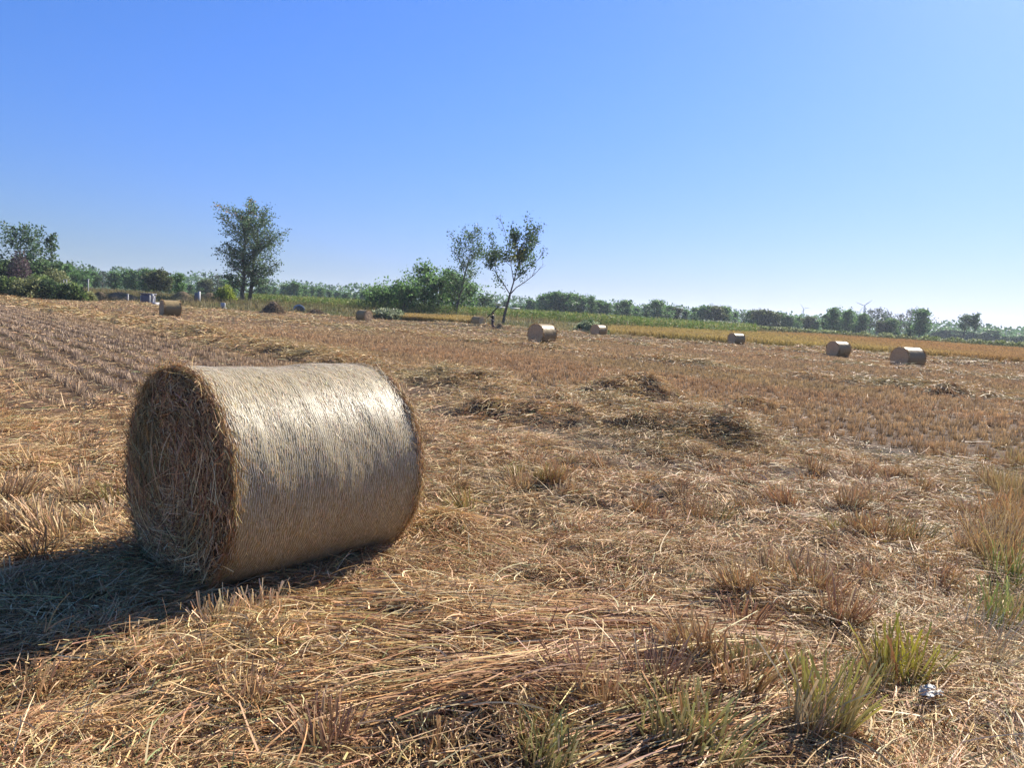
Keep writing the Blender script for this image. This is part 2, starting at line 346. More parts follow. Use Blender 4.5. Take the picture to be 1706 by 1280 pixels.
# mats of straw on the heaps and in the bale's shadow
def mat_heap(cx, cy, r, n, L, W):
    a = rng.uniform(0, 2 * pi, n); q = r * np.abs(rng.normal(0, .75, n)); x = cx + q * np.cos(a); y = cy + q * np.sin(a)
    k = ~inbale(x, y); x, y = x[k], y[k]; n = len(x)
    f = rng.uniform(0, 2 * pi) + rng.normal(0, .9, n) + 3 * fbm(x * 1.4, y * 1.4, 141, 2); t = rng.normal(0, .18, n)
    d = np.stack([np.cos(f) * np.cos(t), np.sin(f) * np.cos(t), np.sin(t)], 1)
    P = np.stack([x, y, G(x, y) + rng.random(n) * .06], 1)
    return ribbons(P, d, L * rng.uniform(.4, 1.3, n), W * rng.uniform(.6, 1.4, n), None, rng.normal(size=(n, 3)) * [.3, .3, .1] + np.array([0, 0, -.25]), 3, .5, pick(n, [4, 3, 1, 5, 1.4, .6, 1, 3]))
for hx, hy, hr, hh in HEAPS: cp.append(mat_heap(hx, hy, hr, int(3800 * min(hr, .8) ** 1.6 + 500), .17, .0035 + .00045 * hy))
V, Fq, Cc = joinm(cp)
setp(mk('straw_mat', V, Fq, M_STRAW, col=Cc), 'matted swaths and heaps of flattened straw stems in the foreground and mid field', kind='stuff', cat='straw')

# ------------------------------------------------------------------ rows of cut stubble
def tuft_blades(x, y, z, nb, hgt, spread, W, S, cols, lean=None, flare=.16):
    """nb blades for every tuft at x, y, z"""
    n = len(x); nb_ = nb; X = np.repeat(x, nb_); Y = np.repeat(y, nb_); Z = np.repeat(z, nb_); H = np.repeat(hgt, nb_)
    m = len(X); a = rng.uniform(0, 2 * pi, m); q = np.sqrt(rng.random(m)) * spread
    P = np.stack([X + q * np.cos(a), Y + q * np.sin(a), Z - .02], 1)
    d = np.stack([np.cos(a) * flare * q / spread + rng.normal(0, .1, m), np.sin(a) * flare * q / spread + rng.normal(0, .1, m), np.ones(m)], 1)
    if lean is not None: d[:, :2] += np.repeat(lean, nb_, 0)
    d = nrm(d)
    H = H * rng.uniform(.72, 1.08, m)
    c = np.repeat(cols, nb_, 0) * (1 + .22 * rng.normal(size=(m, 1)))
    bend = rng.normal(size=(m, 3)) * [.1, .1, 0]
    return ribbons(P, d, H, W * rng.uniform(.7, 1.4, m), nrm(rng.normal(size=(m, 3)) * [1, 1, .1]), bend, S, .25, c * .38, c * 1.35)  # pale cut tips brightened as sunlit, feet darkened as shaded gaps, in the colour
def stubble(r0_, r1_, thin, nb, W, S, sp=.045, zone=0, su=.16, sv=.43):
    R_ = r1_; uu = np.arange(-R_, R_ * 1.1, su); vv = np.arange(0, R_ * 1.05, sv)
    U_, V_ = np.meshgrid(uu, vv); U_ = U_.ravel(); V_ = V_.ravel()
    wob = .10 * (fbm(U_ * .12, V_ * .05, 151, 2) - .5) * 4
    U_ = U_ + rng.normal(0, .03, len(U_)); V_ = V_ + rng.normal(0, .026 + .012 * (zone == 1), len(V_)) + wob * (zone == 0) + (zone == 1) * .10 * (fbm(U_ * .7, V_ * 3, 153, 2) - .5)
    det = .64 ** 2 + .77 ** 2; x = (-.64 * U_ + .77 * V_) / det; y = (.77 * U_ + .64 * V_) / det
    r = np.hypot(x, y); az = np.arctan2(x, y)
    k = (r >= r0_) & (r < r1_) & (np.abs(az) < radians(44)) & (y < yedge(x) - .2)
    x, y = x[k], y[k]; k = (rng.random(len(x)) < neat(x, y) * thin * .97 * clear(x, y)) & ((uv(x, y)[1] < 9) == (zone == 1)); x, y = x[k], y[k]
    n = len(x); u, v = uv(x, y)
    o_ = np.array([.50, .345, .175]); g_ = np.array([.40, .29, .19]); y_ = np.array([.44, .32, .15])
    kg = (np.exp(-((v - 4) / 4) ** 2))[:, None]; ky = sst(fbm(x * .12, y * .12, 161, 3), .45, .65)[:, None] * .7
    c = o_ * (1 - kg) + g_ * kg; c = c * (1 - ky * (1 - kg)) + y_ * ky * (1 - kg)
    red = sst(fbm(u * .05, v * .35, 163, 3), .5, .66)[:, None] * .5 * (1 - kg); c = c * (1 - red) + red * np.array([.46, .28, .145])
    c = c * (.8 + .4 * rng.random((n, 1)))
    h = rng.uniform(.11, .19, n) * (.8 + .4 * fbm(x * .3, y * .3, 165, 2))
    lean = rng.normal(0, .12, (n, 2))
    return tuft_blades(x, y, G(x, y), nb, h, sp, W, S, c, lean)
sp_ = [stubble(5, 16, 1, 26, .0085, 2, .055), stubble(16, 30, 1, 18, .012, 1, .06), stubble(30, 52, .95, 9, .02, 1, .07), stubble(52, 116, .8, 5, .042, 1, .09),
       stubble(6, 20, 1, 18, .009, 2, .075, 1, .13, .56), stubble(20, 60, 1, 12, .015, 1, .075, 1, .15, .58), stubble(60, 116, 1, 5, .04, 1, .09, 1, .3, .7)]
V, Fq, Cc = joinm(sp_); print('stubble quads', len(Fq))
setp(mk('stubble_rows', V, Fq, M_STRAW, col=Cc), 'rows of short cut rice stubble running away across the field', kind='stuff', cat='stubble')

# ------------------------------------------------------------------ single stubble tufts close to the camera
def px(x, y, z=0.):
    d = fwd * F_PX + rt * (x - CX) - up * (y - CY); 
    t = (z - EYE) / d.z; return d.x * t, d.y * t
def azd(x, dist):
    """point at that distance in the direction of photo column x"""
    d = fwd * F_PX + rt * (x - CX) - up * (HOR0 + HSL * (x - CX) - CY); d.z = 0; d.normalize(); return d.x * dist, d.y * dist
def hor(x): return HOR0 + HSL * (x - CX)
TG = 'cut stubble tufts standing in the loose straw'
def tuft_thing(x, y, h, nb, spread, col, flare=.5, lean=(0, 0), W=.0065, label=None, name='stubble_tuft', tip=None, group=TG, S=3, cat='stubble tuft', mixin=.2):
    z = float(G(x, y)); n = nb; a = rng.uniform(0, 2 * pi, n); q = np.sqrt(rng.random(n)) * spread
    P = np.stack([q * np.cos(a), q * np.sin(a), np.full(n, -.03)], 1)
    d = np.stack([np.cos(a) * flare * q / spread + rng.normal(0, .13, n) + lean[0], np.sin(a) * flare * q / spread + rng.normal(0, .13, n) + lean[1], np.ones(n)], 1); d = nrm(d)
    H = h * rng.uniform(.55, 1.1, n); c = np.array(col) * (1 + .25 * rng.normal(size=(n, 1))) * (1 + .06 * rng.normal(size=(n, 3)))
    alt = PAL[rng.integers(0, len(PAL), n)]; k = (rng.random(n) < mixin)[:, None]; c = np.where(k, alt, c)
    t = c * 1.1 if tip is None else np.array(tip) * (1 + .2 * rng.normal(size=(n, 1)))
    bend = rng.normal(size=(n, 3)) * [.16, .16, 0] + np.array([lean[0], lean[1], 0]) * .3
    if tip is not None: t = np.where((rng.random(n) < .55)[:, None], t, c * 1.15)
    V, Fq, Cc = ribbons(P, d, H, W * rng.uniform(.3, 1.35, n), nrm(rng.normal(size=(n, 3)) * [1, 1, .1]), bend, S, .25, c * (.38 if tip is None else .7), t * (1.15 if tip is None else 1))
    o = mk(name, V, Fq, M_STRAW, col=Cc); o.location = (x, y, z)
    return setp(o, label or 'dry brown cut stubble tuft standing in trampled straw', cat, group)
BRN = (.35, .225, .11); TAN = (.42, .28, .15); PAL_ = (.52, .38, .22); OLV = (.27, .22, .08); YG = (.38, .38, .08); RED = (.32, .185, .105)
spots = [(105, 745, TAN, .18), (45, 790, PAL_, .2), (135, 795, BRN, .16), (150, 750, TAN, .15), (30, 835, TAN, .2), (80, 885, PAL_, .22), (105, 915, BRN, .2), (190, 840, OLV, .18), (60, 940, BRN, .2), (125, 830, PAL_, .2), (15, 880, BRN, .16), (170, 880, PAL_, .16),
         (775, 850, OLV, .2), (760, 810, BRN, .14), (870, 810, TAN, .17), (925, 810, BRN, .2), (905, 805, OLV, .18), (940, 790, BRN, .17), (860, 790, OLV, .15), (1065, 845, BRN, .16), (1155, 860, BRN, .2), (1200, 865, OLV, .19), (1130, 830, BRN, .15), (1090, 870, RED, .14), (1245, 850, BRN, .14),
         (1310, 850, RED, .24), (1300, 840, BRN, .22), (1415, 845, BRN, .22), (1455, 835, TAN, .24), (1430, 800, BRN, .17), (1530, 815, BRN, .18), (1475, 790, TAN, .15), (1360, 790, BRN, .17), (1345, 780, BRN, .15), (1460, 775, BRN, .14), (1380, 735, BRN, .14), (1320, 725, BRN, .13), (1565, 760, BRN, .15), (1540, 745, TAN, .14), (1280, 715, BRN, .12),
         (1390, 895, OLV, .15), (1440, 910, BRN, .16), (1520, 930, OLV, .2), (1475, 925, BRN, .2), (1370, 1010, RED, .2), (1340, 1010, BRN, .18), (1290, 985, BRN, .2), (1230, 1010, BRN, .18), (1400, 1050, RED, .22), (1240, 1060, RED, .2),
         (1160, 1130, BRN, .2), (1090, 1180, RED, .22), (1010, 1200, BRN, .16), (905, 1255, OLV, .15), (1130, 1230, OLV, .2), (1230, 1170, BRN, .2), (960, 1170, RED, .18), (240, 1100, PAL_, .13), (370, 1050, PAL_, .16), (430, 1030, PAL_, .15), (330, 1130, TAN, .12), (70, 1160, TAN, .14), (540, 1240, RED, .14), (720, 1250, BRN, .12), (410, 1200, BRN, .12), (700, 790, BRN, .13), (720, 870, TAN, .12), (1600, 850, BRN, .15), (1560, 980, BRN, .18), (1450, 980, TAN, .15), (1185, 780, BRN, .12), (1000, 770, TAN, .11), (1075, 800, TAN, .12), (815, 745, TAN, .14), (1500, 870, TAN, .14), (1640, 800, TAN, .16), (1605, 930, PAL_, .18)]
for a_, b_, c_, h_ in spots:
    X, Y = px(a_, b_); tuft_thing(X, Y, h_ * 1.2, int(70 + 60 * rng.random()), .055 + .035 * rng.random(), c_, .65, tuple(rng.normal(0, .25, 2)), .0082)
cnt = 0
while cnt < 200:
    X, Y = (float(t[0]) for t in sample(4.2, 13, 1, 36))
    if inbale(X, Y, .3) or neat(np.array([X]), np.array([Y]))[0] > .3 or vn(X * .6, Y * .6, 171) < .35: continue
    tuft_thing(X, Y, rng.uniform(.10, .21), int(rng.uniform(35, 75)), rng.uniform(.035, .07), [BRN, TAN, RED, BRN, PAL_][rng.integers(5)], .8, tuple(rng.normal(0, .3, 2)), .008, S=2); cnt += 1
GG = 'greenish rice clumps at the field corner'
def gt(a_, b_, h_, nb, sp, col, tip, lean, label, W=.0105, flare=.35, name='rice_clump', cat='grass clump', group=GG):
    X, Y = px(a_, b_); return tuft_thing(X, Y, h_, nb, sp, col, flare, lean, W, label, name, tip, group, 4, cat, .3)
gt(1500, 1135, .30, 90, .09, (.36, .31, .07), (.48, .44, .06), (.12, .1), 'yellow-green rice clump beside the white litter at the field corner')
gt(1455, 1145, .25, 60, .07, (.36, .26, .12), (.40, .36, .12), (0, .05), 'tan and olive rice clump left of the yellow-green one')
gt(1375, 1215, .34, 110, .08, (.36, .29, .13), (.40, .38, .09), (.1, .1), 'tallest olive-brown rice clump at the lower right', .01)
gt(1335, 1225, .28, 60, .05, (.42, .32, .2), (.40, .36, .2), (.2, .15), 'leaning pale stemmed rice clump at the lower right')
gt(1290, 1130, .22, 70, .08, (.38, .25, .13), (.38, .32, .14), (.02, 0), 'brown rice clump with pale broken leaf at its middle')
gt(1240, 1140, .2, 60, .06, (.28, .26, .12), (.34, .32, .14), (-.1, 0), 'grey-green short rice clump left of the brown one')
gt(1180, 1265, .22, 90, .1, (.36, .32, .14), (.38, .38, .12), (.3, .1), 'green tinged rice clump leaning right at the bottom edge')
gt(1110, 1250, .22, 70, .09, (.32, .26, .13), (.34, .33, .12), (.05, .1), 'olive brown rice clump at the bottom edge of the field')
gt(910, 1285, .2, 60, .07, (.30, .27, .12), (.34, .34, .12), (.1, 0), 'short olive rice clump at the bottom edge nearest the bent stems')
gt(1640, 1100, .26, 150, .13, (.34, .31, .22), (.40, .36, .24), (.25, .1), 'grey fuzzy grass clump overhanging a dark hollow at the right', .004, .9)
gt(1650, 1040, .3, 90, .1, (.24, .32, .09), (.34, .36, .12), (.1, .1), 'fresh green grass clump above the grey fuzzy one', .006)
RG = 'tall dry grass tufts along the right field edge'
for i, (a_, b_, h_, c_, t_, lb) in enumerate([
    (1690, 980, .5, (.24, .32, .09), (.44, .38, .14), 'tall green and gold grass tuft rising at the right frame edge'),
    (1660, 950, .38, (.40, .28, .13), (.48, .36, .18), 'golden dry grass tuft with drooping tips by the green tuft'),
    (1700, 900, .42, (.46, .29, .12), (.56, .38, .16), 'orange-tan grass tuft cut by the right frame edge'),
    (1670, 870, .34, (.46, .28, .13), (.56, .37, .18), 'reddish tan grass tuft in the middle of the edge row'),
    (1645, 900, .3, (.42, .30, .16), (.50, .38, .22), 'thin pale grass tuft on the field side of the edge row'),
    (1690, 830, .34, (.42, .30, .12), (.50, .38, .16), 'yellowish grass tuft behind the reddish tan one'),
    (1660, 810, .26, (.44, .32, .14), (.50, .38, .17), 'short yellow-tan grass tuft farther along the edge row'),
    (1700, 780, .3, (.44, .33, .14), (.52, .40, .18), 'farthest golden grass tuft of the edge row'),
    (1715, 1040, .42, (.30, .30, .10), (.44, .38, .16), 'nearest olive grass tuft of the edge row')]):
    gt(a_, b_, h_ * (.72 if c_[0] < .35 else 1.), 100 if c_[0] < .35 else 190, .15, c_, t_, tuple(rng.normal(0, .12, 2)), lb, .0075, .42, 'dry_grass_tuft', 'grass tuft', RG)
# pale flattened grass on the path verge, bottom right
n = 20000; X = rng.uniform(1.2, 4.2, n); Y = rng.uniform(1.9, 5.2, n); k = (X > .75 + .62 * (Y - 1.6)) ; X, Y = X[k], Y[k]; n = len(X)
f = .9 + rng.normal(0, .8, n); t = np.abs(rng.normal(0, .25, n)); d = np.stack([np.cos(f) * np.cos(t), np.sin(f) * np.cos(t), np.sin(t)], 1)
V, Fq, Cc = ribbons(np.stack([X, Y, G(X, Y) + .01], 1), d, rng.uniform(.06, .2, n), rng.uniform(.002, .004, n), None, rng.normal(size=(n, 3)) * .2 - [0, 0, .2], 3, .5, pick(n, [2, 1, .5, 5, 3, .3, 1, 7]) * 1.1)
setp(mk('verge_straw', V, Fq, M_STRAW, col=Cc), 'pale flattened dry grass on the path verge', kind='stuff', cat='dry grass')
# ------------------------------------------------------------------ hay bales
def netmat(sp=.4, tint=(.84, .81, .67, 1)):
    m, nt, out = newmat('net_wrapped_straw')
    tc = N(nt, 'ShaderNodeTexCoord')
    mp = N(nt, 'ShaderNodeMapping'); mp.inputs['Scale'].default_value = (1, 1, 1); nt.links.new(tc.outputs['UV'], mp.inputs[0])
    L = nt.links.new
    def nz(sx, sy, scale, det=4, dist=0.):
        q = N(nt, 'ShaderNodeMapping'); q.inputs['Scale'].default_value = (sx, sy, 1); L(tc.outputs['UV'], q.inputs[0])
        a = N(nt, 'ShaderNodeTexNoise'); a.inputs['Scale'].default_value = scale; a.inputs['Detail'].default_value = det; a.inputs['Distortion'].default_value = dist; L(q.outputs[0], a.inputs['Vector']); return a.outputs['Fac']
    fibre = nz(9, 1, 22, 6, .6)       # u along the axis, v round the bale
    fine = nz(6, 1.4, 60, 4, .3); blot = nz(1, 1, 3.2, 4)
    sep = N(nt, 'ShaderNodeSeparateXYZ'); L(tc.outputs['UV'], sep.inputs[0])
    wob = N(nt, 'ShaderNodeMath', operation='MULTIPLY_ADD'); L(nz(1, .6, 14, 3), wob.inputs[0]); wob.inputs[1].default_value = .02; L(sep.outputs['X'], wob.inputs[2])
    th = N(nt, 'ShaderNodeMath', operation='MULTIPLY'); L(wob.outputs[0], th.inputs[0]); th.inputs[1].default_value = 2 * pi / .0135
    sn = N(nt, 'ShaderNodeMath', operation='SINE'); L(th.outputs[0], sn.inputs[0])
    thr = N(nt, 'ShaderNodeMapRange'); L(sn.outputs[0], thr.inputs['Value']); thr.inputs['From Min'].default_value = .35; thr.inputs['From Max'].default_value = .95
    r1 = N(nt, 'ShaderNodeValToRGB'); L(fibre, r1.inputs[0]); e = r1.color_ramp.elements
    e[0].position = .33; e[0].color = (.12, .075, .035, 1); e[1].position = .66; e[1].color = (.60, .50, .30, 1)
    x = r1.color_ramp.elements.new(.5); x.color = (.36, .28, .15, 1)
    m2 = N(nt, 'ShaderNodeMix', data_type='RGBA'); L(blot, m2.inputs[0]); L(r1.outputs[0], m2.inputs[6]); m2.inputs[7].default_value = (.42, .34, .19, 1)
    k = N(nt, 'ShaderNodeMath', operation='MULTIPLY'); L(thr.outputs[0], k.inputs[0]); k.inputs[1].default_value = .45
    m3 = N(nt, 'ShaderNodeMix', data_type='RGBA'); L(k.outputs[0], m3.inputs[0]); L(m2.outputs[2], m3.inputs[6]); m3.inputs[7].default_value = (.62, .55, .40, 1)
    m4 = N(nt, 'ShaderNodeMix', data_type='RGBA', blend_type='MULTIPLY'); m4.inputs[0].default_value = .8; L(m3.outputs[2], m4.inputs[6])
    fr = N(nt, 'ShaderNodeMapRange'); L(fine, fr.inputs['Value']); fr.inputs['From Min'].default_value = .3; fr.inputs['From Max'].default_value = .65; fr.inputs['To Min'].default_value = .35; fr.inputs['To Max'].default_value = 1.15
    L(fr.outputs[0], m4.inputs[7])
    m5 = N(nt, 'ShaderNodeMix', data_type='RGBA', blend_type='MULTIPLY'); m5.inputs[0].default_value = 1; L(m4.outputs[2], m5.inputs[6]); m5.inputs[7].default_value = tint
    p = N(nt, 'ShaderNodeBsdfPrincipled'); L(m5.outputs[2], p.inputs['Base Color']); p.inputs['Roughness'].default_value = .45; p.inputs['Specular IOR Level'].default_value = sp
    ad = N(nt, 'ShaderNodeMath', operation='MULTIPLY_ADD'); L(thr.outputs[0], ad.inputs[0]); ad.inputs[1].default_value = .35; L(fine, ad.inputs[2])
    ad2 = N(nt, 'ShaderNodeMath', operation='ADD'); L(ad.outputs[0], ad2.inputs[0]); L(fibre, ad2.inputs[1])
    b = N(nt, 'ShaderNodeBump'); b.inputs['Strength'].default_value = .9; b.inputs['Distance'].default_value = .0017; L(ad2.outputs[0], b.inputs['Height']); L(b.outputs[0], p.inputs['Normal'])
    L(p.outputs[0], out.inputs['Surface'])
    return m
M_NET = netmat()
M_NETFAR = netmat(.12, (.86, .76, .60, 1)); M_FIB = leafmat('netted_straw_fibre', .1, .42, .5)
M_FACE = simplemat('packed_straw_end', (.30, .19, .10), .9, .15, (.72, .52, .29), 16, .02, (1, 1, 1))
def bale_parts(root, R, L, nu, nv, detail, seed):
    """axis along local +X starting at 0, resting on z=0"""
    th = np.linspace(0, 2 * pi, nv + 1); s = np.linspace(0, 1, nu + 1)
    T, S_ = np.meshgrid(th, s); edge = .018 * (np.exp(-S_ * L / .03) + np.exp(-(1 - S_) * L / .03))
    per = lambda k: fbm(3 + np.cos(T) * k, 3 + np.sin(T) * k + S_ * 4, seed, 3)
    rad = R - edge + .034 * (per(1.3) - .5) + .012 * (fbm(S_ * 26, T * 1.2 * (T < 6.2), seed + 3, 3) - .5) * (detail > 0)
    z = R + np.sin(T) * rad; flat = .03; z = np.where(z < flat, flat + (z - flat) * .25, z) - flat
    wave = .012 * (fbm(np.cos(T) * 2 + 5, np.sin(T) * 2 + 5, seed + 9, 2) - .5)
    X = S_ * L + wave * (np.abs(S_ - .5) * 2) ** 6; Y = np.cos(T) * rad
    V = np.stack([X, Y, z], -1).reshape(-1, 3)
    i = np.arange(nu)[:, None] * (nv + 1); j = np.arange(nv)[None]
    Fq = np.stack([i + j, i + nv + 1 + j, i + nv + 2 + j, i + j + 1], -1).reshape(-1, 4)
    o = mk('net_wrap', V, Fq, M_NET if detail else M_NETFAR, root, smooth=True)
    uvl = o.data.uv_layers.new(name='uv'); vi = Fq.ravel(); UVc = np.stack([(S_ * L).ravel()[vi], (T * R).ravel()[vi]], 1)
    uvl.data.foreach_set('uv', UVc.astype(np.float32).ravel())
    for e_ in (0, 1):                                  # packed end faces
        rr = np.linspace(0, 1, 20 if detail else 7); T2, R2 = np.meshgrid(th, rr)
        rim = rad[0 if e_ == 0 else -1][None, :] * .995; rz = np.sin(T2) * rim * R2
        z2 = R + rz; z2 = np.where(z2 < flat, flat + (z2 - flat) * .25, z2) - flat
        bulge = .02 + (.03 if detail else .07) * (fbm(np.cos(T2) * R2 * 5 + 9, np.sin(T2) * R2 * 5 + 9, seed + 5, 3) - .5) + .015 * np.sin(R2 * 30 + T2); bulge *= (1 - R2 ** 8)
        X2 = (-bulge + .0) if e_ == 0 else (L + bulge); X2 = X2 + (.006 if e_ == 0 else -.006)
        V2 = np.stack([X2, np.cos(T2) * rim * R2, z2], -1).reshape(-1, 3)
        i = np.arange(len(rr) - 1)[:, None] * (nv + 1)
        F2 = np.stack([i + j, i + j + 1, i + nv + 2 + j, i + nv + 1 + j], -1).reshape(-1, 4)
        if e_ == 1: F2 = F2[:, ::-1]
        if not detail:
            mk('end_face', V2, F2, M_FACE, root, smooth=True); continue
        n = 11000 if e_ == 0 else 2500                   # tangled stems over the face
        q = np.sqrt(rng.random(n)) * .985; a = rng.uniform(0, 2 * pi, n); rot = pi / 2 + rng.normal(0, .6, n) + (rng.random(n) < .25) * rng.normal(0, 1.5, n)
        dy, dz = np.cos(a + rot), np.sin(a + rot); out_ = rng.normal(.04, .12, n); sg = -1 if e_ == 0 else 1
        d = nrm(np.stack([sg * out_, dy, dz], 1)); Lh = rng.uniform(.03, .2, n) * (.4 + .6 * (1 - q ** 4)) * (.6 + .8 * (rng.random(n) < .2))
        zc = R + np.sin(a) * q * (R - .01)
        P = np.stack([np.full(n, (0. if e_ == 0 else L)) + sg * (.022 + .03 * rng.random(n)) * (1 - q ** 8 * .7), np.cos(a) * q * (R - .01), np.maximum(zc, .02) - .01], 1)
        bend = np.stack([rng.normal(0, .05, n), -np.cos(a) * Lh / (R * q + .1) * .6, -np.sin(a) * Lh / (R * q + .1) * .6], 1) + rng.normal(size=(n, 3)) * [.04, .2, .2]
        c = pick(n, [3, 3, 3, 2.5, 1.5, 3, 1.5, 1.2], .35) * 1.2
        gz = sst(fbm(P[:, 1] * 3 + 4, P[:, 2] * 3, 181, 2), .5, .7)[:, None] * .5; c = c * (1 - gz) + gz * np.array([.22, .22, .09])
        v_, f_, c_ = ribbons(P, d, Lh, rng.uniform(.0025, .0065, n), nrm(np.cross(d, [[1., 0, 0]]) + .5 * rng.normal(size=(n, 3))), bend, 4, .4, c)
        base = np.broadcast_to(np.array([.10, .065, .035]), V2.shape) * (.6 + .8 * fbm(V2[:, 1] * 30, V2[:, 2] * 30, 5, 3))[:, None]
        V_, F_, C_ = joinm([(V2, F2, base), (v_, f_, c_)])
        mk('end_face', V_, F_, M_STRAW, root, col=C_)
    if detail:
        pr = []                                        # straw fringe sticking out round both rims
        for e_, n in ((0, 5200), (1, 4200)):
            a = rng.uniform(0, 2 * pi, n); sg = -1 if e_ == 0 else 1
            x = (0 if e_ == 0 else L) - sg * np.abs(rng.normal(0, .022, n)) + sg * .008; rr_ = R + rng.normal(-.002, .007, n)
            P = np.stack([x, np.cos(a) * rr_, np.maximum(R + np.sin(a) * rr_, .03) - .03], 1)
            tan = np.stack([np.zeros(n), -np.sin(a), np.cos(a)], 1) * np.sign(rng.normal(size=(n, 1))); nor = np.stack([np.zeros(n), np.cos(a), np.sin(a)], 1)
            d = nrm(tan + nor * rng.normal(.08, .22, (n, 1)) + np.array([[sg, 0, 0]]) * rng.normal(.15, .35, (n, 1)))
            Lh = rng.uniform(.02, .12, n); Lh = np.where(rng.random(n) < .05, Lh * 1.8, Lh)
            pr.append(ribbons(P, d, Lh, rng.uniform(.002, .005, n), None, -nor * Lh[:, None] / R * .5 + rng.normal(size=(n, 3)) * .15, 3, .4, pick(n, [3, 3, 2, 2, 3, 2, 2, 1], .25) * .85))
        n = 17000                                        # straw ends caught under the net
        a = rng.uniform(0, 2 * pi, n); x = rng.uniform(.01, L - .01, n); ang = rng.normal(0, .33, n)
        tan = np.stack([np.zeros(n), -np.sin(a), np.cos(a)], 1); nor = np.stack([np.zeros(n), np.cos(a), np.sin(a)], 1)
        d = nrm(tan * np.cos(ang)[:, None] + np.array([[1., 0, 0]]) * np.sin(ang)[:, None]); Lh = rng.uniform(.012, .055, n)
        per1 = fbm(3 + np.cos(a) * 1.3, 3 + np.sin(a) * 1.3 + x / L * 4, seed, 3)
        rr_ = R + .034 * (per1 - .5) + .0025
        zz = R + np.sin(a) * rr_; zz = np.where(zz < .03, .03 + (zz - .03) * .25, zz) - .03
        P = np.stack([x, np.cos(a) * rr_, zz], 1)
        c = pick(n, [2, 1, .6, 4, 1.5, .5, 1, 5], .25) * .88
        f1 = ribbons(P, nrm(d + nor * .01), Lh, rng.uniform(.0014, .0035, n), nrm(np.cross(d, nor) + .13 * rng.normal(size=(n, 3))), -nor * (Lh[:, None] / R * .5), 2, .3, c)
        m = 92; sg_ = 220; X0 = np.linspace(.012, L - .012, m)[:, None]; tt = np.linspace(0, 2 * pi, sg_ + 1)[None, :-1]; tt2 = np.linspace(0, 2 * pi, sg_ + 1)[None, 1:]
        def thp(t):                                     # net threads wound round the bale
            xx = np.clip(X0 + .004 * np.sin(t * 37 + X0 * 900) + .010 * (fbm(np.cos(t) * 3 + X0 * 7, np.sin(t) * 3 + 9, 77, 3) - .5), .003, L - .003); r_ = R + .034 * (fbm(3 + np.cos(t) * 1.3, 3 + np.sin(t) * 1.3 + xx / L * 4, seed, 3) - .5) + .004
            z_ = R + np.sin(t) * r_; z_ = np.where(z_ < .03, .03 + (z_ - .03) * .25, z_) - .03; return np.stack([xx, np.cos(t) * r_ + xx * 0, z_], -1)
        A_ = thp(tt).reshape(-1, 3); B_ = thp(tt2).reshape(-1, 3); dd_ = B_ - A_; ln_ = np.linalg.norm(dd_, axis=1)
        keep_ = rng.random(len(A_)) < .85; A_, dd_, ln_ = A_[keep_], dd_[keep_], ln_[keep_]
        f2 = ribbons(A_, dd_ / ln_[:, None], ln_ * 1.04, .0023, np.tile([[1., 0, 0]], (len(A_), 1)), None, 1, 0, np.tile([[.66, .60, .47]], (len(A_), 1)) * (.7 + .4 * rng.random((len(A_), 1))))
        V_, F_, C_ = joinm([f1, f2])
        mk('netted_straw', V_, F_, M_FIB, o, col=C_)
        V_, F_, C_ = joinm(pr)
        mk('straw_fringe', V_, F_, M_STRAW, root, col=C_)
        tw = []                                         # loose end of the net string at the lower near corner
        p0 = np.array([.01, -R * .62, R - R * .78]); pts = [p0]
        for k_ in range(26):
            pts.append(pts[-1] + np.array([.001 + .004 * sin(k_ * .9), -.003 - .006 * cos(k_ * .8), -.0078 + .004 * sin(k_ * 1.3)]))
        pts = np.array(pts); rr_ = np.full(len(pts) - 1, .0022)
        V_, F_, C_ = tubes(pts[:-1], pts[1:], rr_, rr_, 5, (.55, .47, .36))
        mk('loose_twine', V_, F_, M_STRAW, o, col=C_)
big = empty('hay_bale', (BX, BY, -.03), 'large net wrapped round straw bale close by, its shaded end face turned left', 'hay bale', 'round bales lying in the field', BYAW)
bale_parts(big, BD / 2, BL, 120, 300, 1, 201)
far0 = empty('hay_bale', (0, 0, 0), 'x', 'hay bale', 'round bales lying in the field')
bale_parts(far0, .615, 1.25, 24, 64, 0, 301)
n = 1500; e_ = rng.integers(0, 2, n); sg = e_ * 2. - 1; a = rng.uniform(0, 2 * pi, n); nor = np.stack([np.zeros(n), np.cos(a), np.sin(a)], 1); tan = np.stack([np.zeros(n), -np.sin(a), np.cos(a)], 1)
P = np.stack([e_ * 1.25 - sg * np.abs(rng.normal(0, .05, n)), np.cos(a) * .61, np.maximum(.61 + np.sin(a) * .61, .03) - .03], 1)
V_, F_, C_ = ribbons(P, nrm(tan * rng.normal(0, 1, (n, 1)) + nor * rng.normal(.25, .3, (n, 1)) + np.stack([sg, sg * 0, sg * 0], 1) * .4), rng.uniform(.04, .14, n), .012, None, None, 1, .4, pick(n, [3, 3, 2, 3, 2, 1, 1, 1]) * .8)
mk('straw_fringe', V_, F_, M_STRAW, far0, col=C_)
first = True
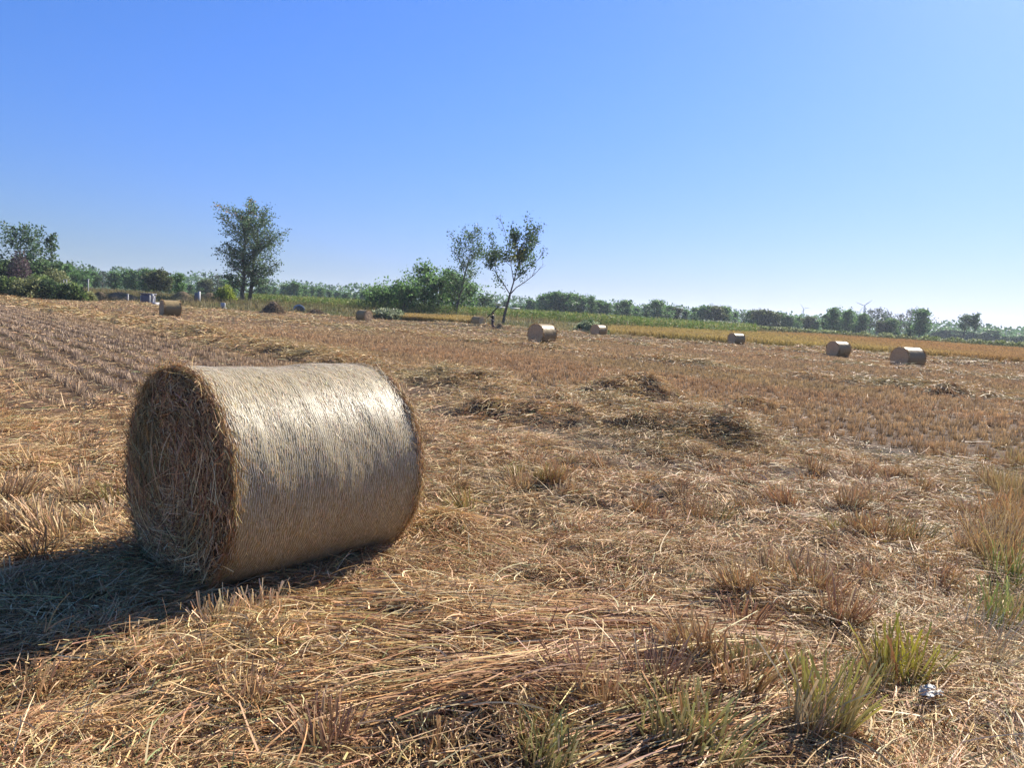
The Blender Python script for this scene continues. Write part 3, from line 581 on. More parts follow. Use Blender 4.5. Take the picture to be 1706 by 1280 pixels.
for (X, Y, ya, lab) in [(-24.9, 54.9, 41, 'pale round bale in front of the grave stones, leftmost of the far bales'),
                        (-16.0, 80.4, 146, 'small olive round bale between the brush heaps and the leafy thicket'),
                        (1.6, 45.0, 47, 'sunlit round bale in mid field right of the leaning tree'),
                        (8.5, 77.4, 43, 'small round bale beside the round green bush at the crop edge'),
                        (22.2, 76.4, 24, 'smallest round bale against the standing rice, right of centre'),
                        (23.2, 54.5, 24, 'round bale showing its brown end, second from the right'),
                        (21.1, 40.8, 22, 'rightmost round bale with a big brown end face before the rice'),
                        (-4.6, 93.4, 141, 'distant brown round bale left of the person')]:
    b = far0 if first else copy_tree(far0); first = False
    b['label'] = lab; a_ = radians(ya)
    b.location = (X - .62 * cos(a_), Y - .62 * sin(a_), float(G(X, Y, False)) - .03); b.rotation_euler.z = a_; b.scale = (rng.uniform(.95, 1.04), rng.uniform(.97, 1.03), rng.uniform(.94, 1.0))
# ------------------------------------------------------------------ trees
def gen_tree(H, env, tr, lean=(0, 0), nl=14, tw=5, leaves=1500, ls=.25, base=.3, upang=.8, sig=.3, crook=.06, cols=((.05, .09, .035), (.08, .12, .045)), bare=None, stems=1, leafy=1.0, droop=0, dirw=None):
    A = []; B = []; ra = []; rb = []; tips = []; tw_w = []
    for s_ in range(stems):
        off = np.array([s_ * 1.0 - (stems - 1) * .5, rng.normal(0, .2), 0]) * (H * .07 if stems > 1 else 0)
        pts = [off.copy()]; m = 9
        for i in range(1, m + 1):
            t = i / m
            pts.append(off * (1 + t * .8) + np.array([lean[0] * t, lean[1] * t, H * t]) + rng.normal(0, crook * H / 10, 3) * [1, 1, 0])
        pts = np.array(pts); rad = tr * (1 - np.linspace(0, 1, m + 1)) ** .8 + .015 * tr
        for i in range(m): A.append(pts[i]); B.append(pts[i + 1]); ra.append(rad[i]); rb.append(rad[i + 1])
        tips.append(pts[-1]); tw_w.append(1)
        for l in range(nl):
            t = base + (.97 - base) * ((l + rng.random()) / nl); k = min(int(t * m), m - 1); p0 = pts[k] + (pts[k + 1] - pts[k]) * (t * m - k)
            az = l * 2.4 + rng.normal(0, .5) if dirw is None else dirw + rng.normal(0, .9)
            reach = np.interp(t, [e[0] for e in env], [e[1] for e in env]) * rng.uniform(.75, 1.05)
            el = upang + rng.normal(0, .15); ln = reach / max(cos(el), .3)
            dirv = np.array([cos(az) * cos(el), sin(az) * cos(el), sin(el)]); p = p0.copy(); r_ = tr * .35 * (1 - t * .7)
            seg = 4
            for s in range(seg):
                dirv = nrm(dirv + rng.normal(0, .13, 3) + np.array([0, 0, .06 - droop]))
                q = p + dirv * ln / seg; A.append(p); B.append(q); ra.append(r_ * (1 - s / (seg + .5))); rb.append(r_ * (1 - (s + 1) / (seg + .5)))
                for w_ in range(tw if s > 0 else 1):
                    td = nrm(dirv * .6 + rng.normal(0, .6, 3) + [0, 0, .2 - droop]); tl = ln * rng.uniform(.12, .32); f_ = rng.random(); b0 = p + (q - p) * f_
                    A.append(b0); B.append(b0 + td * tl); ra.append(r_ * .25); rb.append(r_ * .08); e_ = b0 + td * tl
                    wt = 1. if bare is None else bare(e_ / H)
                    tips += [e_, b0 + td * tl * .55]; tw_w += [wt, wt]
                p = q
            tips.append(p); tw_w.append(1 if bare is None else bare(p / H))
    A = np.array(A); B = np.array(B); tips = np.array(tips); kz = H * .97 / np.percentile(tips[:, 2], 99.3); A[:, 2] *= kz; B[:, 2] *= kz; tips[:, 2] *= kz
    V, Fq, Cc = tubes(A, B, np.array(ra), np.array(rb), 6)
    tw_w = np.array(tw_w, float) + 1e-4; tw_w = tw_w * rng.uniform(.35, 1, len(tips))
    k = rng.choice(len(tips), leaves, p=tw_w / tw_w.sum()); P = tips[k] + rng.normal(0, sig, (leaves, 3)) * [1, 1, .8]
    P = P[P[:, 2] > .25]; k = k[:len(P)]; n = len(P)
    tone = rng.random(len(tips))[k][:, None]; c = np.array(cols[0]) * (1 - tone) + np.array(cols[1]) * tone
    c = c * (1 + .25 * rng.normal(size=(n, 1)))
    if len(cols) > 2:
        z_ = P[:, 2] / H; hit = (rng.random(n) < cols[3](P / H))[:, None]; c = np.where(hit, np.array(cols[2]) * (1 + .2 * rng.normal(size=(n, 1))), c)
    d = nrm(rng.normal(size=(n, 3)) + [0, 0, -.2]); sz = ls * rng.uniform(.6, 1.4, n)
    s = nrm(np.cross(d, rng.normal(size=(n, 3))))
    # pointed leaf sprays: a diamond with unequal halves
    LV = np.stack([P, P + d * sz[:, None] * .45 + s * sz[:, None] * .38, P + d * sz[:, None], P + d * sz[:, None] * .45 - s * sz[:, None] * .38], 1).reshape(-1, 3)
    LF = np.arange(n * 4).reshape(-1, 4); LC = np.repeat(c, 4, 0)
    return (V, Fq), (LV, LF, LC)
def put_tree(name, g, loc, label, cat='tree', group=None, rz=0):
    t = empty(name, loc, label, cat, group, rz)
    mk('trunk', g[0][0], g[0][1], M_BARK, t); mk('crown', g[1][0], g[1][1], M_LEAF, t, col=g[1][2])
    return t
def at(p, d, sink=0): X, Y = azd(p, d); return (X, Y, float(G(X, Y, False)) - sink)
def hgt(p, ytop, d): # real height of something at that distance reaching photo row ytop
    return (hor(p) - ytop) / F_PX * d + EYE - at(p, d)[2]
D = 130
# the pair of poplars
oval = [(.08, 2.6), (.2, 3.6), (.4, 4.0), (.6, 4.8), (.8, 4.8), (.93, 3.8), (1, 2.2)]
P1 = at(405, D); H1 = hgt(405, 336, D)
autumn = lambda q: np.clip(1.3 - np.abs(q[:, 2] - .86) * 9, 0, 1) * (np.abs(q[:, 0] - .05) < .07) * .6
cg = ((.055, .10, .045), (.13, .20, .09))
g = gen_tree(H1 * .97, oval, .34, (-.2, 0), 40, 7, 7200, .25, .10, .62, .27, cols=cg + ((.34, .19, .04), autumn))
put_tree('poplar_tree', g, P1, 'left trunk of the tall poplar pair, orange patch near its crown top', 'tree', 'tall pair of poplars', 2.1)
P2 = at(416, D + 1.5)
g = gen_tree(H1 * .9, [(.08, 2.8), (.2, 4.0), (.4, 4.6), (.6, 5.4), (.8, 5.2), (.93, 3.6), (1, 1.2)], .33, (1.2, 0), 40, 7, 7200, .25, .09, .55, .27, cols=cg)
put_tree('poplar_tree', g, P2, 'right trunk of the tall poplar pair, leaning out to the right', 'tree', 'tall pair of poplars', 0)
# the two leaning trees
d3 = 116; X3 = at(759, d3); H3 = hgt(780, 378, d3)
def lean3(p0, p1, d): return (azd(p1, d)[0] - azd(p0, d)[0], 0)
l3 = lean3(759, 783, d3)
g = gen_tree(H3, [(.1, 2.4), (.3, 3.0), (.45, 3.3), (.65, 3.3), (.85, 2.4), (1, 1.0)], .19, l3, 30, 5, 3300, .25, .12, .75, .3, cols=((.055, .10, .045), (.12, .19, .08)))
put_tree('leaning_tree', g, X3, 'slender leaning tree with sparse leaves beside the leafy thicket', 'tree', 'leaning trees')
d4 = 94; X4 = at(839, d4)
def leaning_right():
    H = hgt(865, 356, d4); s = d4 / F_PX     # metres per photo pixel there
    root = empty('leaning_tree', X4, 'leaning tree half bare on its right, forked above the person', 'tree', 'leaning trees')
    P = lambda x, y, dy=0.: np.array([(x - 839) * s, dy, (533 - y) * s])
    tr = [P(839, 535), P(841, 515), P(845, 497), P(848, 482)]
    A = []; B = []; ra = []; rb = []
    def limb(pts, r_a, r_b):
        pts = np.array(pts); n_ = len(pts) - 1
        for i in range(n_):
            A.append(pts[i]); B.append(pts[i + 1]); ra.append(r_a + (r_b - r_a) * i / n_); rb.append(r_a + (r_b - r_a) * (i + 1) / n_)
    limb(tr, .20, .15)
    main = [[P(848, 482), P(853, 460, .2), P(857, 440, .3), P(861, 418, .4), P(866, 395, .4), P(869, 362, .3)],
            [P(848, 482), P(836, 465, -.4), P(824, 450, -.8), P(820, 430, -1), P(815, 408, -1.2), P(812, 390, -1.2)],
            [P(848, 482), P(858, 470, -.6), P(872, 460, -1), P(886, 448, -1.4), P(900, 430, -1.6)],
            [P(853, 460, .2), P(868, 445, 1), P(880, 432, 1.6), P(892, 420, 2), P(899, 412, 2)],
            [P(853, 460, .2), P(847, 435, .9), P(842, 405, 1.4), P(833, 378, 1.6), P(824, 358, 1.6)],
            [P(857, 440, .3), P(872, 420, -.5), P(882, 398, -1), P(893, 375, -1)],
            [P(861, 418, .4), P(852, 398, -.4), P(848, 380, -.6)], [P(857, 440, .3), P(870, 415, .9), P(880, 390, 1.3), P(888, 368, 1.4)],
            [P(824, 450, -.8), P(814, 436, -.6), P(806, 420, -.4)], [P(847, 435, .9), P(834, 425, 1.4), P(822, 415, 1.8)]]
    for i, l in enumerate(main): limb(l, [.11, .07, .075, .06, .06, .05, .04, .045, .035, .035][i], .012)
    tips = []; wts = []
    for i, l in enumerate(main):
        l = np.array(l)
        for q in range(22):
            k_ = rng.integers(1, len(l)) ; f_ = rng.random(); b0 = l[k_ - 1] + (l[k_] - l[k_ - 1]) * f_
            if k_ == 1 and f_ < .6: continue
            td = nrm(nrm(l[k_] - l[k_ - 1]) * .7 + rng.normal(0, .5, 3) + [0, 0, .25]); tl = rng.uniform(.4, 1.5)
            mid = b0 + td * tl * .5; e_ = mid + nrm(td + rng.normal(0, .25, 3)) * tl * .5
            A.extend([b0, mid]); B.extend([mid, e_]); ra.extend([.016, .011]); rb.extend([.011, .005])
            Xp = 839 + e_[0] / s; Yp = 533 - e_[2] / s
            wt = 1.0 if (Xp < 868 and Yp < 450) else .0
            if 855 < Xp < 886 and Yp < 425: wt = 1.6
            if 845 < Xp < 865 and 400 < Yp < 432: wt = 2.2
            if Xp > 888 and Yp > 420: wt = 0
            if Xp > 885 and Yp < 410: wt = .15
            if Xp < 840 and Yp < 385: wt = .06
            if Xp < 838 and Yp > 440: wt = .8
            tips += [e_, mid]; wts += [wt, wt]
    V, Fq, _ = tubes(np.array(A), np.array(B), np.array(ra), np.array(rb), 6)
    mk('trunk', V, Fq, M_BARK, root)
    tips = np.array(tips); wts = np.array(wts) * rng.uniform(.1, 1, len(tips)) ** .8 + 1e-5; n = 4300
    k = rng.choice(len(tips), n, p=wts / wts.sum()); Pp = tips[k] + rng.normal(0, .3, (n, 3)); tone = rng.random(len(tips))[k][:, None]
    c = np.array([.045, .09, .04]) * (1 - tone) + np.array([.11, .18, .07]) * tone
    c = np.where((rng.random(n) < .5 * ((Pp[:, 0] / s > 6) & (Pp[:, 0] / s < 27) & (Pp[:, 2] / s < 135) & (Pp[:, 2] / s > 98)))[:, None], [[.26, .26, .04]], c)
    d = nrm(rng.normal(size=(n, 3)) + [-.2, 0, -.2]); sz = .25 * rng.uniform(.6, 1.4, n)[:, None]; sd = nrm(np.cross(d, rng.normal(size=(n, 3))))
    LV = np.stack([Pp, Pp + d * sz * .45 + sd * sz * .38, Pp + d * sz, Pp + d * sz * .45 - sd * sz * .38], 1).reshape(-1, 3)
    mk('crown', LV, np.arange(4 * n).reshape(-1, 4), M_LEAF, root, col=np.repeat(c, 4, 0))
leaning_right()
# the leafy thicket: young poplars, wind bent
TH = 'young poplars of the leafy thicket'
for i, (p, yt, d, lb) in enumerate([(622, 476, 122, 'low leftmost bush of the thicket'), (638, 472, 118, 'low bush second from the left end of the thicket'), (655, 466, 122, 'medium bush in the left half of the thicket'),
                                (672, 462, 116, 'medium bush under the tall left shoots of the thicket'), (690, 434, 124, 'tallest wind bent young poplar of the thicket'), (706, 446, 120, 'wind bent poplar right of the tallest one in the thicket'),
                                (722, 452, 118, 'dense bush in the middle of the thicket'), (738, 444, 126, 'pale young poplar in the right half of the thicket'), (752, 455, 123, 'dense bush left of the slender leaning trunk'), (772, 466, 125, 'bush at the right end of the thicket')]):
    H = hgt(p, yt, d); g = gen_tree(H, [(0, 1.7), (.3, 2.3), (.6, 1.6), (.85, .8), (1, .3)], .08, (H * .2, 0), 20, 5, 1700, .33, .04, 1.12, .17, cols=((.08, .16, .05), (.19, .32, .10)), stems=2)
    put_tree('young_poplar', g, at(p, d), lb, 'young tree', TH)
# bare bush and dark bush between the leaning trees
g = gen_tree(hgt(806, 486, 180), [(.1, 2.5), (.6, 3), (1, 1)], .12, (0, 0), 18, 6, 900, .42, .2, .8, .35, cols=cg); put_tree('bush', g, at(806, 180), 'thin crowned bush behind the person, between the two leaning trees', 'bush')
# ---- far line of trees
def proto(kind):
    if kind == 'round': return gen_tree(10, [(.03, 3.2), (.4, 3.8), (.7, 3.2), (.9, 1.9), (1, .8)], .22, (0, 0), 30, 5, 3300, .55, .03, .55, .5, cols=((.065, .14, .045), (.17, .29, .09)))
    if kind == 'poplar': return gen_tree(10, [(.03, 2.0), (.4, 2.3), (.7, 1.9), (.9, 1.0), (1, .3)], .18, (.3, 0), 28, 5, 2500, .5, .04, .9, .4, cols=((.075, .15, .05), (.18, .31, .10)))
    if kind == 'bare': return gen_tree(10, [(.2, 1.5), (.5, 2.6), (.8, 1.9), (1, .5)], .16, (.3, 0), 26, 8, 420, .4, .18, .85, .3, cols=((.06, .08, .06), (.1, .12, .09)), bare=lambda q: 1 if q[2] < .45 else .35)
    if kind == 'olive': return gen_tree(10, [(.05, 3.4), (.4, 4.4), (.7, 3.6), (.9, 2.2), (1, 1.)], .2, (0, 0), 26, 5, 3400, .6, .05, .6, .55, cols=((.07, .085, .03), (.13, .15, .05)))
    if kind == 'wind': return gen_tree(10, [(.4, .6), (.55, 2.4), (.75, 2.6), (.9, 1.5), (1, .5)], .18, (.9, 0), 20, 5, 1300, .5, .42, .6, .3, cols=cg)
protos = {}
for kd in ('round', 'poplar', 'bare', 'olive', 'wind'):
    protos[kd] = []
    for v in range(3 if kd in ('round', 'poplar') else 2):
        (tv, tf), (lv, lf, lc) = proto(kd)
        a = mk('trunk', tv, tf, M_BARK, link=False); b = mk('crown', lv, lf, M_LEAF, col=lc, link=False); protos[kd].append((a.data, b.data))
FT = 'trees of the far tree line'
LAB = {'round': 'dense round crowned tree in the hazy far tree line', 'poplar': 'upright narrow poplar in the hazy far tree line', 'bare': 'half bare grey tree in the far tree line', 'olive': 'olive green broad tree in the far tree line', 'wind': 'wind bent tree standing above the low far woods'}
def far_tree(p, yt, d, kd, lab=None, wid=1.35, group=FT, nm=None):
    X, Y, z = at(p, d); H = max(hgt(p, yt, d), 2.) * 1.0
    t = empty(nm or {'round': 'broadleaf_tree', 'poplar': 'poplar_tree', 'bare': 'half_bare_tree', 'olive': 'broadleaf_tree', 'wind': 'wind_bent_tree'}[kd], (X, Y, z - .1), lab or LAB[kd], 'tree', group, rng.uniform(0, 6.28) if kd != 'wind' else .3)
    v = protos[kd][rng.integers(len(protos[kd]))]; s = H / 10.3; t.scale = (s * wid, s * wid, s)
    for nme, me in (('trunk', v[0]), ('crown', v[1])):
        o = bpy.data.objects.new(nme, me); COL.objects.link(o); o.parent = t
    return t
FL = [(92, 462, 190, 'olive'), (112, 444, 200, 'round'), (122, 440, 230, 'bare'), (140, 452, 240, 'round'), (158, 455, 250, 'poplar'), (170, 453, 245, 'bare'), (192, 455, 250, 'round'), (212, 454, 245, 'poplar'), (226, 452, 240, 'round'),
      (238, 447, 235, 'bare'), (250, 450, 200, 'round'), (266, 452, 190, 'olive'), (282, 462, 230, 'round'), (318, 474, 300, 'round'), (334, 468, 290, 'poplar'), (345, 466, 270, 'olive'), (362, 457, 230, 'bare'), (374, 468, 260, 'round'), (388, 474, 270, 'round'),
      (432, 477, 300, 'poplar'), (444, 476, 300, 'round'), (458, 478, 310, 'poplar'), (476, 474, 300, 'round'), (490, 470, 295, 'round'), (505, 476, 300, 'round'), (520, 478, 305, 'poplar'), (534, 480, 310, 'round'), (548, 483, 305, 'poplar'), (562, 485, 310, 'round'), (578, 486, 300, 'round'), (592, 488, 305, 'poplar'), (606, 486, 300, 'round'),
      (790, 500, 300, 'round'), (812, 496, 290, 'round'), (826, 504, 300, 'olive'), (842, 500, 290, 'poplar'), (858, 506, 300, 'round'), (870, 508, 300, 'round'), (880, 498, 280, 'poplar'), (893, 500, 280, 'round'), (908, 489, 260, 'round'), (924, 485, 255, 'round'), (938, 487, 255, 'round'), (952, 488, 260, 'round'), (966, 491, 260, 'poplar'), (982, 492, 265, 'poplar'), (996, 500, 270, 'round'), (1008, 503, 270, 'round'),
      (1028, 504, 280, 'poplar'), (1042, 500, 270, 'round'), (1060, 512, 290, 'round'), (1076, 506, 280, 'poplar'), (1094, 500, 275, 'round'), (1110, 508, 280, 'round'), (1124, 512, 290, 'olive'), (1142, 515, 290, 'poplar'), (1158, 512, 290, 'poplar'), (1174, 509, 280, 'round'), (1190, 510, 280, 'olive'), (1206, 511, 285, 'round'), (1222, 520, 300, 'poplar'), (1238, 520, 290, 'bare'), (1252, 518, 290, 'round'), (1266, 516, 285, 'olive'), (1282, 519, 285, 'olive'), (1298, 522, 290, 'round'), (1314, 526, 290, 'round'), (1330, 528, 300, 'poplar'), (1346, 528, 290, 'olive'), (1360, 534, 290, 'round'), (1376, 524, 280, 'poplar'), (1386, 514, 270, 'poplar'), (1396, 530, 280, 'round'), (1412, 518, 275, 'poplar'), (1426, 530, 285, 'round'), (1437, 524, 280, 'poplar'), (1448, 516, 290, 'bare'), (1460, 514, 285, 'bare'), (1470, 536, 280, 'olive'), (1477, 519, 290, 'bare'), (1484, 532, 280, 'round'), (1498, 524, 290, 'bare'), (1514, 517, 285, 'bare'), (1518, 542, 280, 'round'), (1531, 518, 270, 'poplar'), (1540, 526, 275, 'bare')]
for (p, yt, d, kd) in FL: far_tree(p, yt, d, kd)
far_tree(300, 456, 170, 'poplar', 'single dark tree standing clear left of the poplar pair', 1.2, None)
far_tree(1604, 527, 300, 'wind', 'left one of two wind bent trees above the low woods at right', 1.15, 'wind bent pair at the right'); far_tree(1620, 526, 300, 'wind', 'right one of two wind bent trees above the low woods at right', .8, 'wind bent pair at the right')
for (p, yt) in [(1556, 553), (1568, 549), (1582, 549), (1596, 551), (1612, 552), (1628, 556), (1644, 555), (1656, 551), (1672, 560), (1688, 561), (1702, 560), (1715, 561)]:
    far_tree(p, yt, 420, 'round', 'low round tree of the dim woods at the far right', 2.2, 'low woods at the far right')
# a far low wood behind all of it
n = 52000; pp = rng.uniform(-250, 1950, n); dd = rng.uniform(430, 560, n); dv = [azd(q, 1.) for q in np.linspace(-250, 1950, 221)]; dxs = np.array(dv)
dx = np.interp(pp, np.linspace(-250, 1950, 221), dxs[:, 0]); dy = np.interp(pp, np.linspace(-250, 1950, 221), dxs[:, 1])
Xf = dx * dd; Yf = dy * dd; Hm = 5.5 + 9 * fbm(pp * .03, dd * .02, 211, 4) * np.interp(pp, [0, 300, 900, 1500, 1706], [1.2, 1, .9, .8, .5]); Zf = G(Xf, Yf, False) + Hm * rng.random(n) ** 1.5
Pp = np.stack([Xf, Yf, Zf], 1); d = nrm(rng.normal(size=(n, 3))); sd = nrm(np.cross(d, rng.normal(size=(n, 3)))); sz = rng.uniform(.8, 1.9, n)[:, None]
LV = np.stack([Pp, Pp + d * sz * .5 + sd * sz * .45, Pp + d * sz, Pp + d * sz * .5 - sd * sz * .45], 1).reshape(-1, 3)
c = np.array([.08, .14, .065]) * (.7 + .9 * rng.random((n, 1)))
setp(mk('far_woods', LV, np.arange(4 * n).reshape(-1, 4), M_LEAF, col=np.repeat(c, 4, 0)), 'distant low woods along the horizon', kind='stuff', cat='woods')
# ------------------------------------------------------------------ crops and verge
def scatter(n, xr, dr):          # photo columns xr, distances dr
    p = rng.uniform(*xr, n); d = rng.uniform(*dr, n); dv = np.array([azd(q, 1.) for q in np.linspace(xr[0], xr[1], 121)])
    t = np.linspace(xr[0], xr[1], 121); return np.interp(p, t, dv[:, 0]) * d, np.interp(p, t, dv[:, 1]) * d
def blades(x, y, z, L, W, cols, tilt=.5, S=2, tip=None, droop=.5, taper=.8):
    n = len(x); a = rng.uniform(0, 2 * pi, n); t = np.abs(rng.normal(0, tilt, n)); d = np.stack([np.sin(t) * np.cos(a), np.sin(t) * np.sin(a), np.cos(t)], 1)
    bend = d * [1, 1, 0] * droop - np.array([0, 0, 1.]) * (np.sin(t) * droop * .7)[:, None]
    return ribbons(np.stack([x, y, z], 1), d, L, W, None, bend, S, taper, cols, tip)
# verge grass on the bank
X, Y = scatter(150000, (-260, 1950), (60, 190)); b = Y - yedge(X); RBX = np.array([9, 13, 18, 24, 30, 45, 60, 100.]); RBY = np.array([86, 101, 104, 106, 110, 112, 100, 70.])
k = ((X < 9.2) & (b > 0) & (b < np.interp(X, [-100, 5, 12], [60, 16, 12]))) | ((X >= 9.2) & (Y > np.interp(X, RBX, RBY)) & (Y < np.interp(X, RBX, RBY) + 34)); X, Y, b = X[k], Y[k], b[k]; n = len(X)
nz = fbm(X * .25, Y * .25, 221, 3)[:, None]; c = np.array([.13, .145, .045]) * (1 - sst(nz, .4, .6)) + np.array([.25, .20, .085]) * sst(nz, .4, .6); c = c * (.7 + .6 * rng.random((n, 1)))
dkp = sst(fbm(X * .5, Y * .5, 223, 3), .52, .62)[:, None]; c = c * (1 - .5 * dkp) + .5 * dkp * np.array([.13, .09, .05])
V, Fq, Cc = blades(X, Y, G(X, Y, False), (.25 + .5 * nz[:, 0] + .3 * dkp[:, 0]) * rng.uniform(.6, 1.3, n), .09, c, .5)
setp(mk('verge_grass', V, Fq, M_GRASS, col=Cc), 'rough green and tan grass on the bank beyond the stubble', kind='stuff', cat='grass')
# standing rice: the long strip on the right and a small patch on the left
def rice(mask, n, xr, dr):
    X, Y = scatter(n, xr, dr); k = mask(X, Y); X, Y = X[k], Y[k]; n = len(X)
    nz = fbm(X * .15, Y * .3, 231, 3)[:, None]; red = sst(X, 30, 48)[:, None] * .8 + .25 * sst(nz, .5, .65)
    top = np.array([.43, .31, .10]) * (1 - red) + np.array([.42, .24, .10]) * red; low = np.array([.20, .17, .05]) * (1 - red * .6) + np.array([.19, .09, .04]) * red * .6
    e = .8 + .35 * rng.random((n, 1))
    h = (.84 + .12 * (fbm(X * .2, Y * .2, 233, 3) - .5)) * rng.uniform(.85, 1.08, n)
    a = rng.uniform(0, 2 * pi, n); t = np.abs(rng.normal(0, .16, n)); d = np.stack([np.sin(t) * np.cos(a), np.sin(t) * np.sin(a), np.cos(t)], 1)
    bend = np.stack([np.cos(a) * .25, np.sin(a) * .25, -.12 * np.ones(n)], 1)
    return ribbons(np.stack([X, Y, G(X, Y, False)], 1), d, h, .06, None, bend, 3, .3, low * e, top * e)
bx = np.array([9, 13, 18, 24, 30, 45, 60, 100]); by = np.array([86, 101, 104, 106, 110, 112, 100, 70])
m1 = lambda X, Y: (Y > yedge(X) + .1 + .5 * fbm(X, Y, 9, 2)) & (Y < np.interp(X, bx, by)) & (X > 9.2)
m2 = lambda X, Y: (Y > yedge(X) + .2) & (Y < yedge(X) + 7 + X * .15) & (X > -19.5) & (X < -4.6)
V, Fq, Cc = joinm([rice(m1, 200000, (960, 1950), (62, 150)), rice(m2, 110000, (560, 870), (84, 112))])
setp(mk('standing_rice', V, Fq, M_GRASS, col=Cc), 'strip of ripe orange rice standing uncut beyond the stubble', kind='stuff', cat='rice crop')
# corn
def corn(n, xr, dr, hh):
    X, Y = scatter(n, xr, dr); k = (Y > yedge(X) + np.interp(X, [-60, -20, 5, 13, 20, 60], [30, 16, 12, 19, 28, 50])); X, Y = X[k], Y[k]; n = len(X)
    z = G(X, Y, False); hp = hh * (.85 + .3 * fbm(X * .2, Y * .2, 241, 2)); parts = []
    for q in range(7):
        zz = z + hp * (.12 + .8 * rng.random(n)); nz = rng.random((n, 1)); c = np.array([.08, .15, .03]) * (1 - nz) + np.array([.20, .27, .06]) * nz
        yl = (rng.random(n) < .28)[:, None]; c = np.where(yl, [[.33, .30, .10]], c) * (.8 + .4 * rng.random((n, 1)))
        parts.append(blades(X, Y, zz, .55 * rng.uniform(.6, 1.3, n), .10, c, .7, 2, None, .8))
    parts.append(blades(X, Y, z, hp, .04, np.tile([[.14, .16, .05]], (n, 1)), .05, 1)); return joinm(parts)
V, Fq, Cc = joinm([corn(9000, (400, 1260), (108, 165), 1.32)])
setp(mk('corn_crop', V, Fq, M_GRASS, col=Cc), 'field of yellowing green corn in front of the far trees', kind='stuff', cat='corn crop')
# ------------------------------------------------------------------ shrubs
def gen_shrub(R, H, n, ls, cols, seed=0, spiky=0):
    q = nrm(rng.normal(size=(n, 3))); q[:, 2] = np.abs(q[:, 2]); rr = rng.random(n) ** .35
    lob = .72 + .55 * fbm(q[:, 0] * 2 + 7 + seed, q[:, 1] * 2 + q[:, 2] * 2 + 3, 251 + seed, 3)
    P = q * (rr * lob)[:, None] * [R, R, H]
    tone = sst(fbm(P[:, 0] * 1.6 / R * 2 + 9, P[:, 2] * 3 / H + P[:, 1] / R * 2, 261 + seed, 3), .38, .62)[:, None]; c = np.array(cols[0]) * (1 - tone) + np.array(cols[1]) * tone; c = c * (1 + .25 * rng.normal(size=(n, 1)))
    d = nrm(rng.normal(size=(n, 3)) * [1, 1, .7] + q * (.6 + spiky) + [0, 0, .3 * spiky]); sz = ls * rng.uniform(.6, 1.4, n)[:, None]; sd = nrm(np.cross(d, rng.normal(size=(n, 3))))
    LV = np.stack([P, P + d * sz * .45 + sd * sz * .35, P + d * sz, P + d * sz * .45 - sd * sz * .35], 1).reshape(-1, 3)
    m = 14; a = rng.uniform(0, 2 * pi, m); B = np.stack([np.cos(a) * R * .5, np.sin(a) * R * .5, H * rng.uniform(.4, .75, m)], 1)
    tb = tubes(np.tile([[0, 0, -.1]], (m, 1)) + B * [.15, .15, 0], B, np.full(m, .03), np.full(m, .01), 5)
    return (tb[0], tb[1]), (LV, np.arange(4 * n).reshape(-1, 4), np.repeat(c, 4, 0))
def shrub(p, base, ytop, d, R, label, cols, n=2600, ls=.3, cat='shrub', group=None, name='shrub', spiky=0, seed=0):
    X, Y, z = at(p, d); H = max((base - ytop) / F_PX * d, .3); z = min(z, EYE - (base - hor(p)) / F_PX * d + .25) if base else z; z = float(G(X, Y, False))
    H = max(hgt(p, ytop, d), .4); g = gen_shrub(R, H, n, ls, cols, seed, spiky)
    t = empty(name, (X, Y, z), label, cat, group); mk('stems', g[0][0], g[0][1], M_BARK, t); mk('leaves', g[1][0], g[1][1], M_LEAF, t, col=g[1][2]); return t
GRN = ((.06, .10, .03), (.20, .26, .08)); DGR = ((.03, .055, .025), (.09, .13, .05)); OLG = ((.12, .14, .05), (.27, .28, .12)); PUR = ((.06, .045, .045), (.12, .08, .085))
HG = 'bushes of the overgrown bank at the left'
for i, (p, yt, d, R, cols, lb) in enumerate([
    (-70, 437, 118, 5, DGR, 'dark bush partly outside the left edge of the view'), (-20, 462, 113, 3.2, OLG, 'pale leaved bush at the left frame edge'), (18, 464, 112, 2.6, GRN, 'low green bush at the far left of the bank'),
    (50, 467, 110, 2.4, OLG, 'bush with whitish seed heads below the purple leaved shrub'), (78, 469, 110, 2.2, DGR, 'dark hollow bush in the middle of the overgrown bank'), (100, 473, 111, 2.3, GRN, 'green bramble right of the dark hollow bush'),
    (66, 459, 118, 2.6, GRN, 'taller green bush behind the middle of the bank'), (118, 474, 110, 1.8, GRN, 'low bush near the right end of the overgrown bank'), (138, 484, 112, 1.5, OLG, 'yellowish weed clump ending the overgrown bank'), (90, 453, 128, 2.6, OLG, 'olive bush under the thin lone tree')]):
    shrub(p, 0, yt, d, R, lb, cols, 3400, .3, 'bush', HG, 'bush', .2, i)
shrub(33, 0, 428, 124, 1.7, 'purple leaved shrub below the left tall tree', PUR, 2600, .25, 'bush', None, 'purple_shrub', .2, 12)
shrub(376, 0, 476, 122, 1.7, 'bright yellow-green bush beside the poplar pair', ((.13, .19, .03), (.28, .33, .05)), 2200, .26, 'bush', None, 'bush', .2, 13)
shrub(985, 0, 535, 84, 1.9, 'round green bush with pale top at the crop edge', ((.05, .09, .03), (.22, .26, .15)), 3600, .22, 'bush', None, 'bush', .4, 14)
shrub(648, 0, 516, 99, 2.4, 'feathery pale grass clump right of the brush heaps', ((.12, .15, .08), (.22, .24, .15)), 2600, .3, 'grass clump', None, 'feathery_grass', 1.2, 15)
SB = 'silvery shrubs beyond the rice'
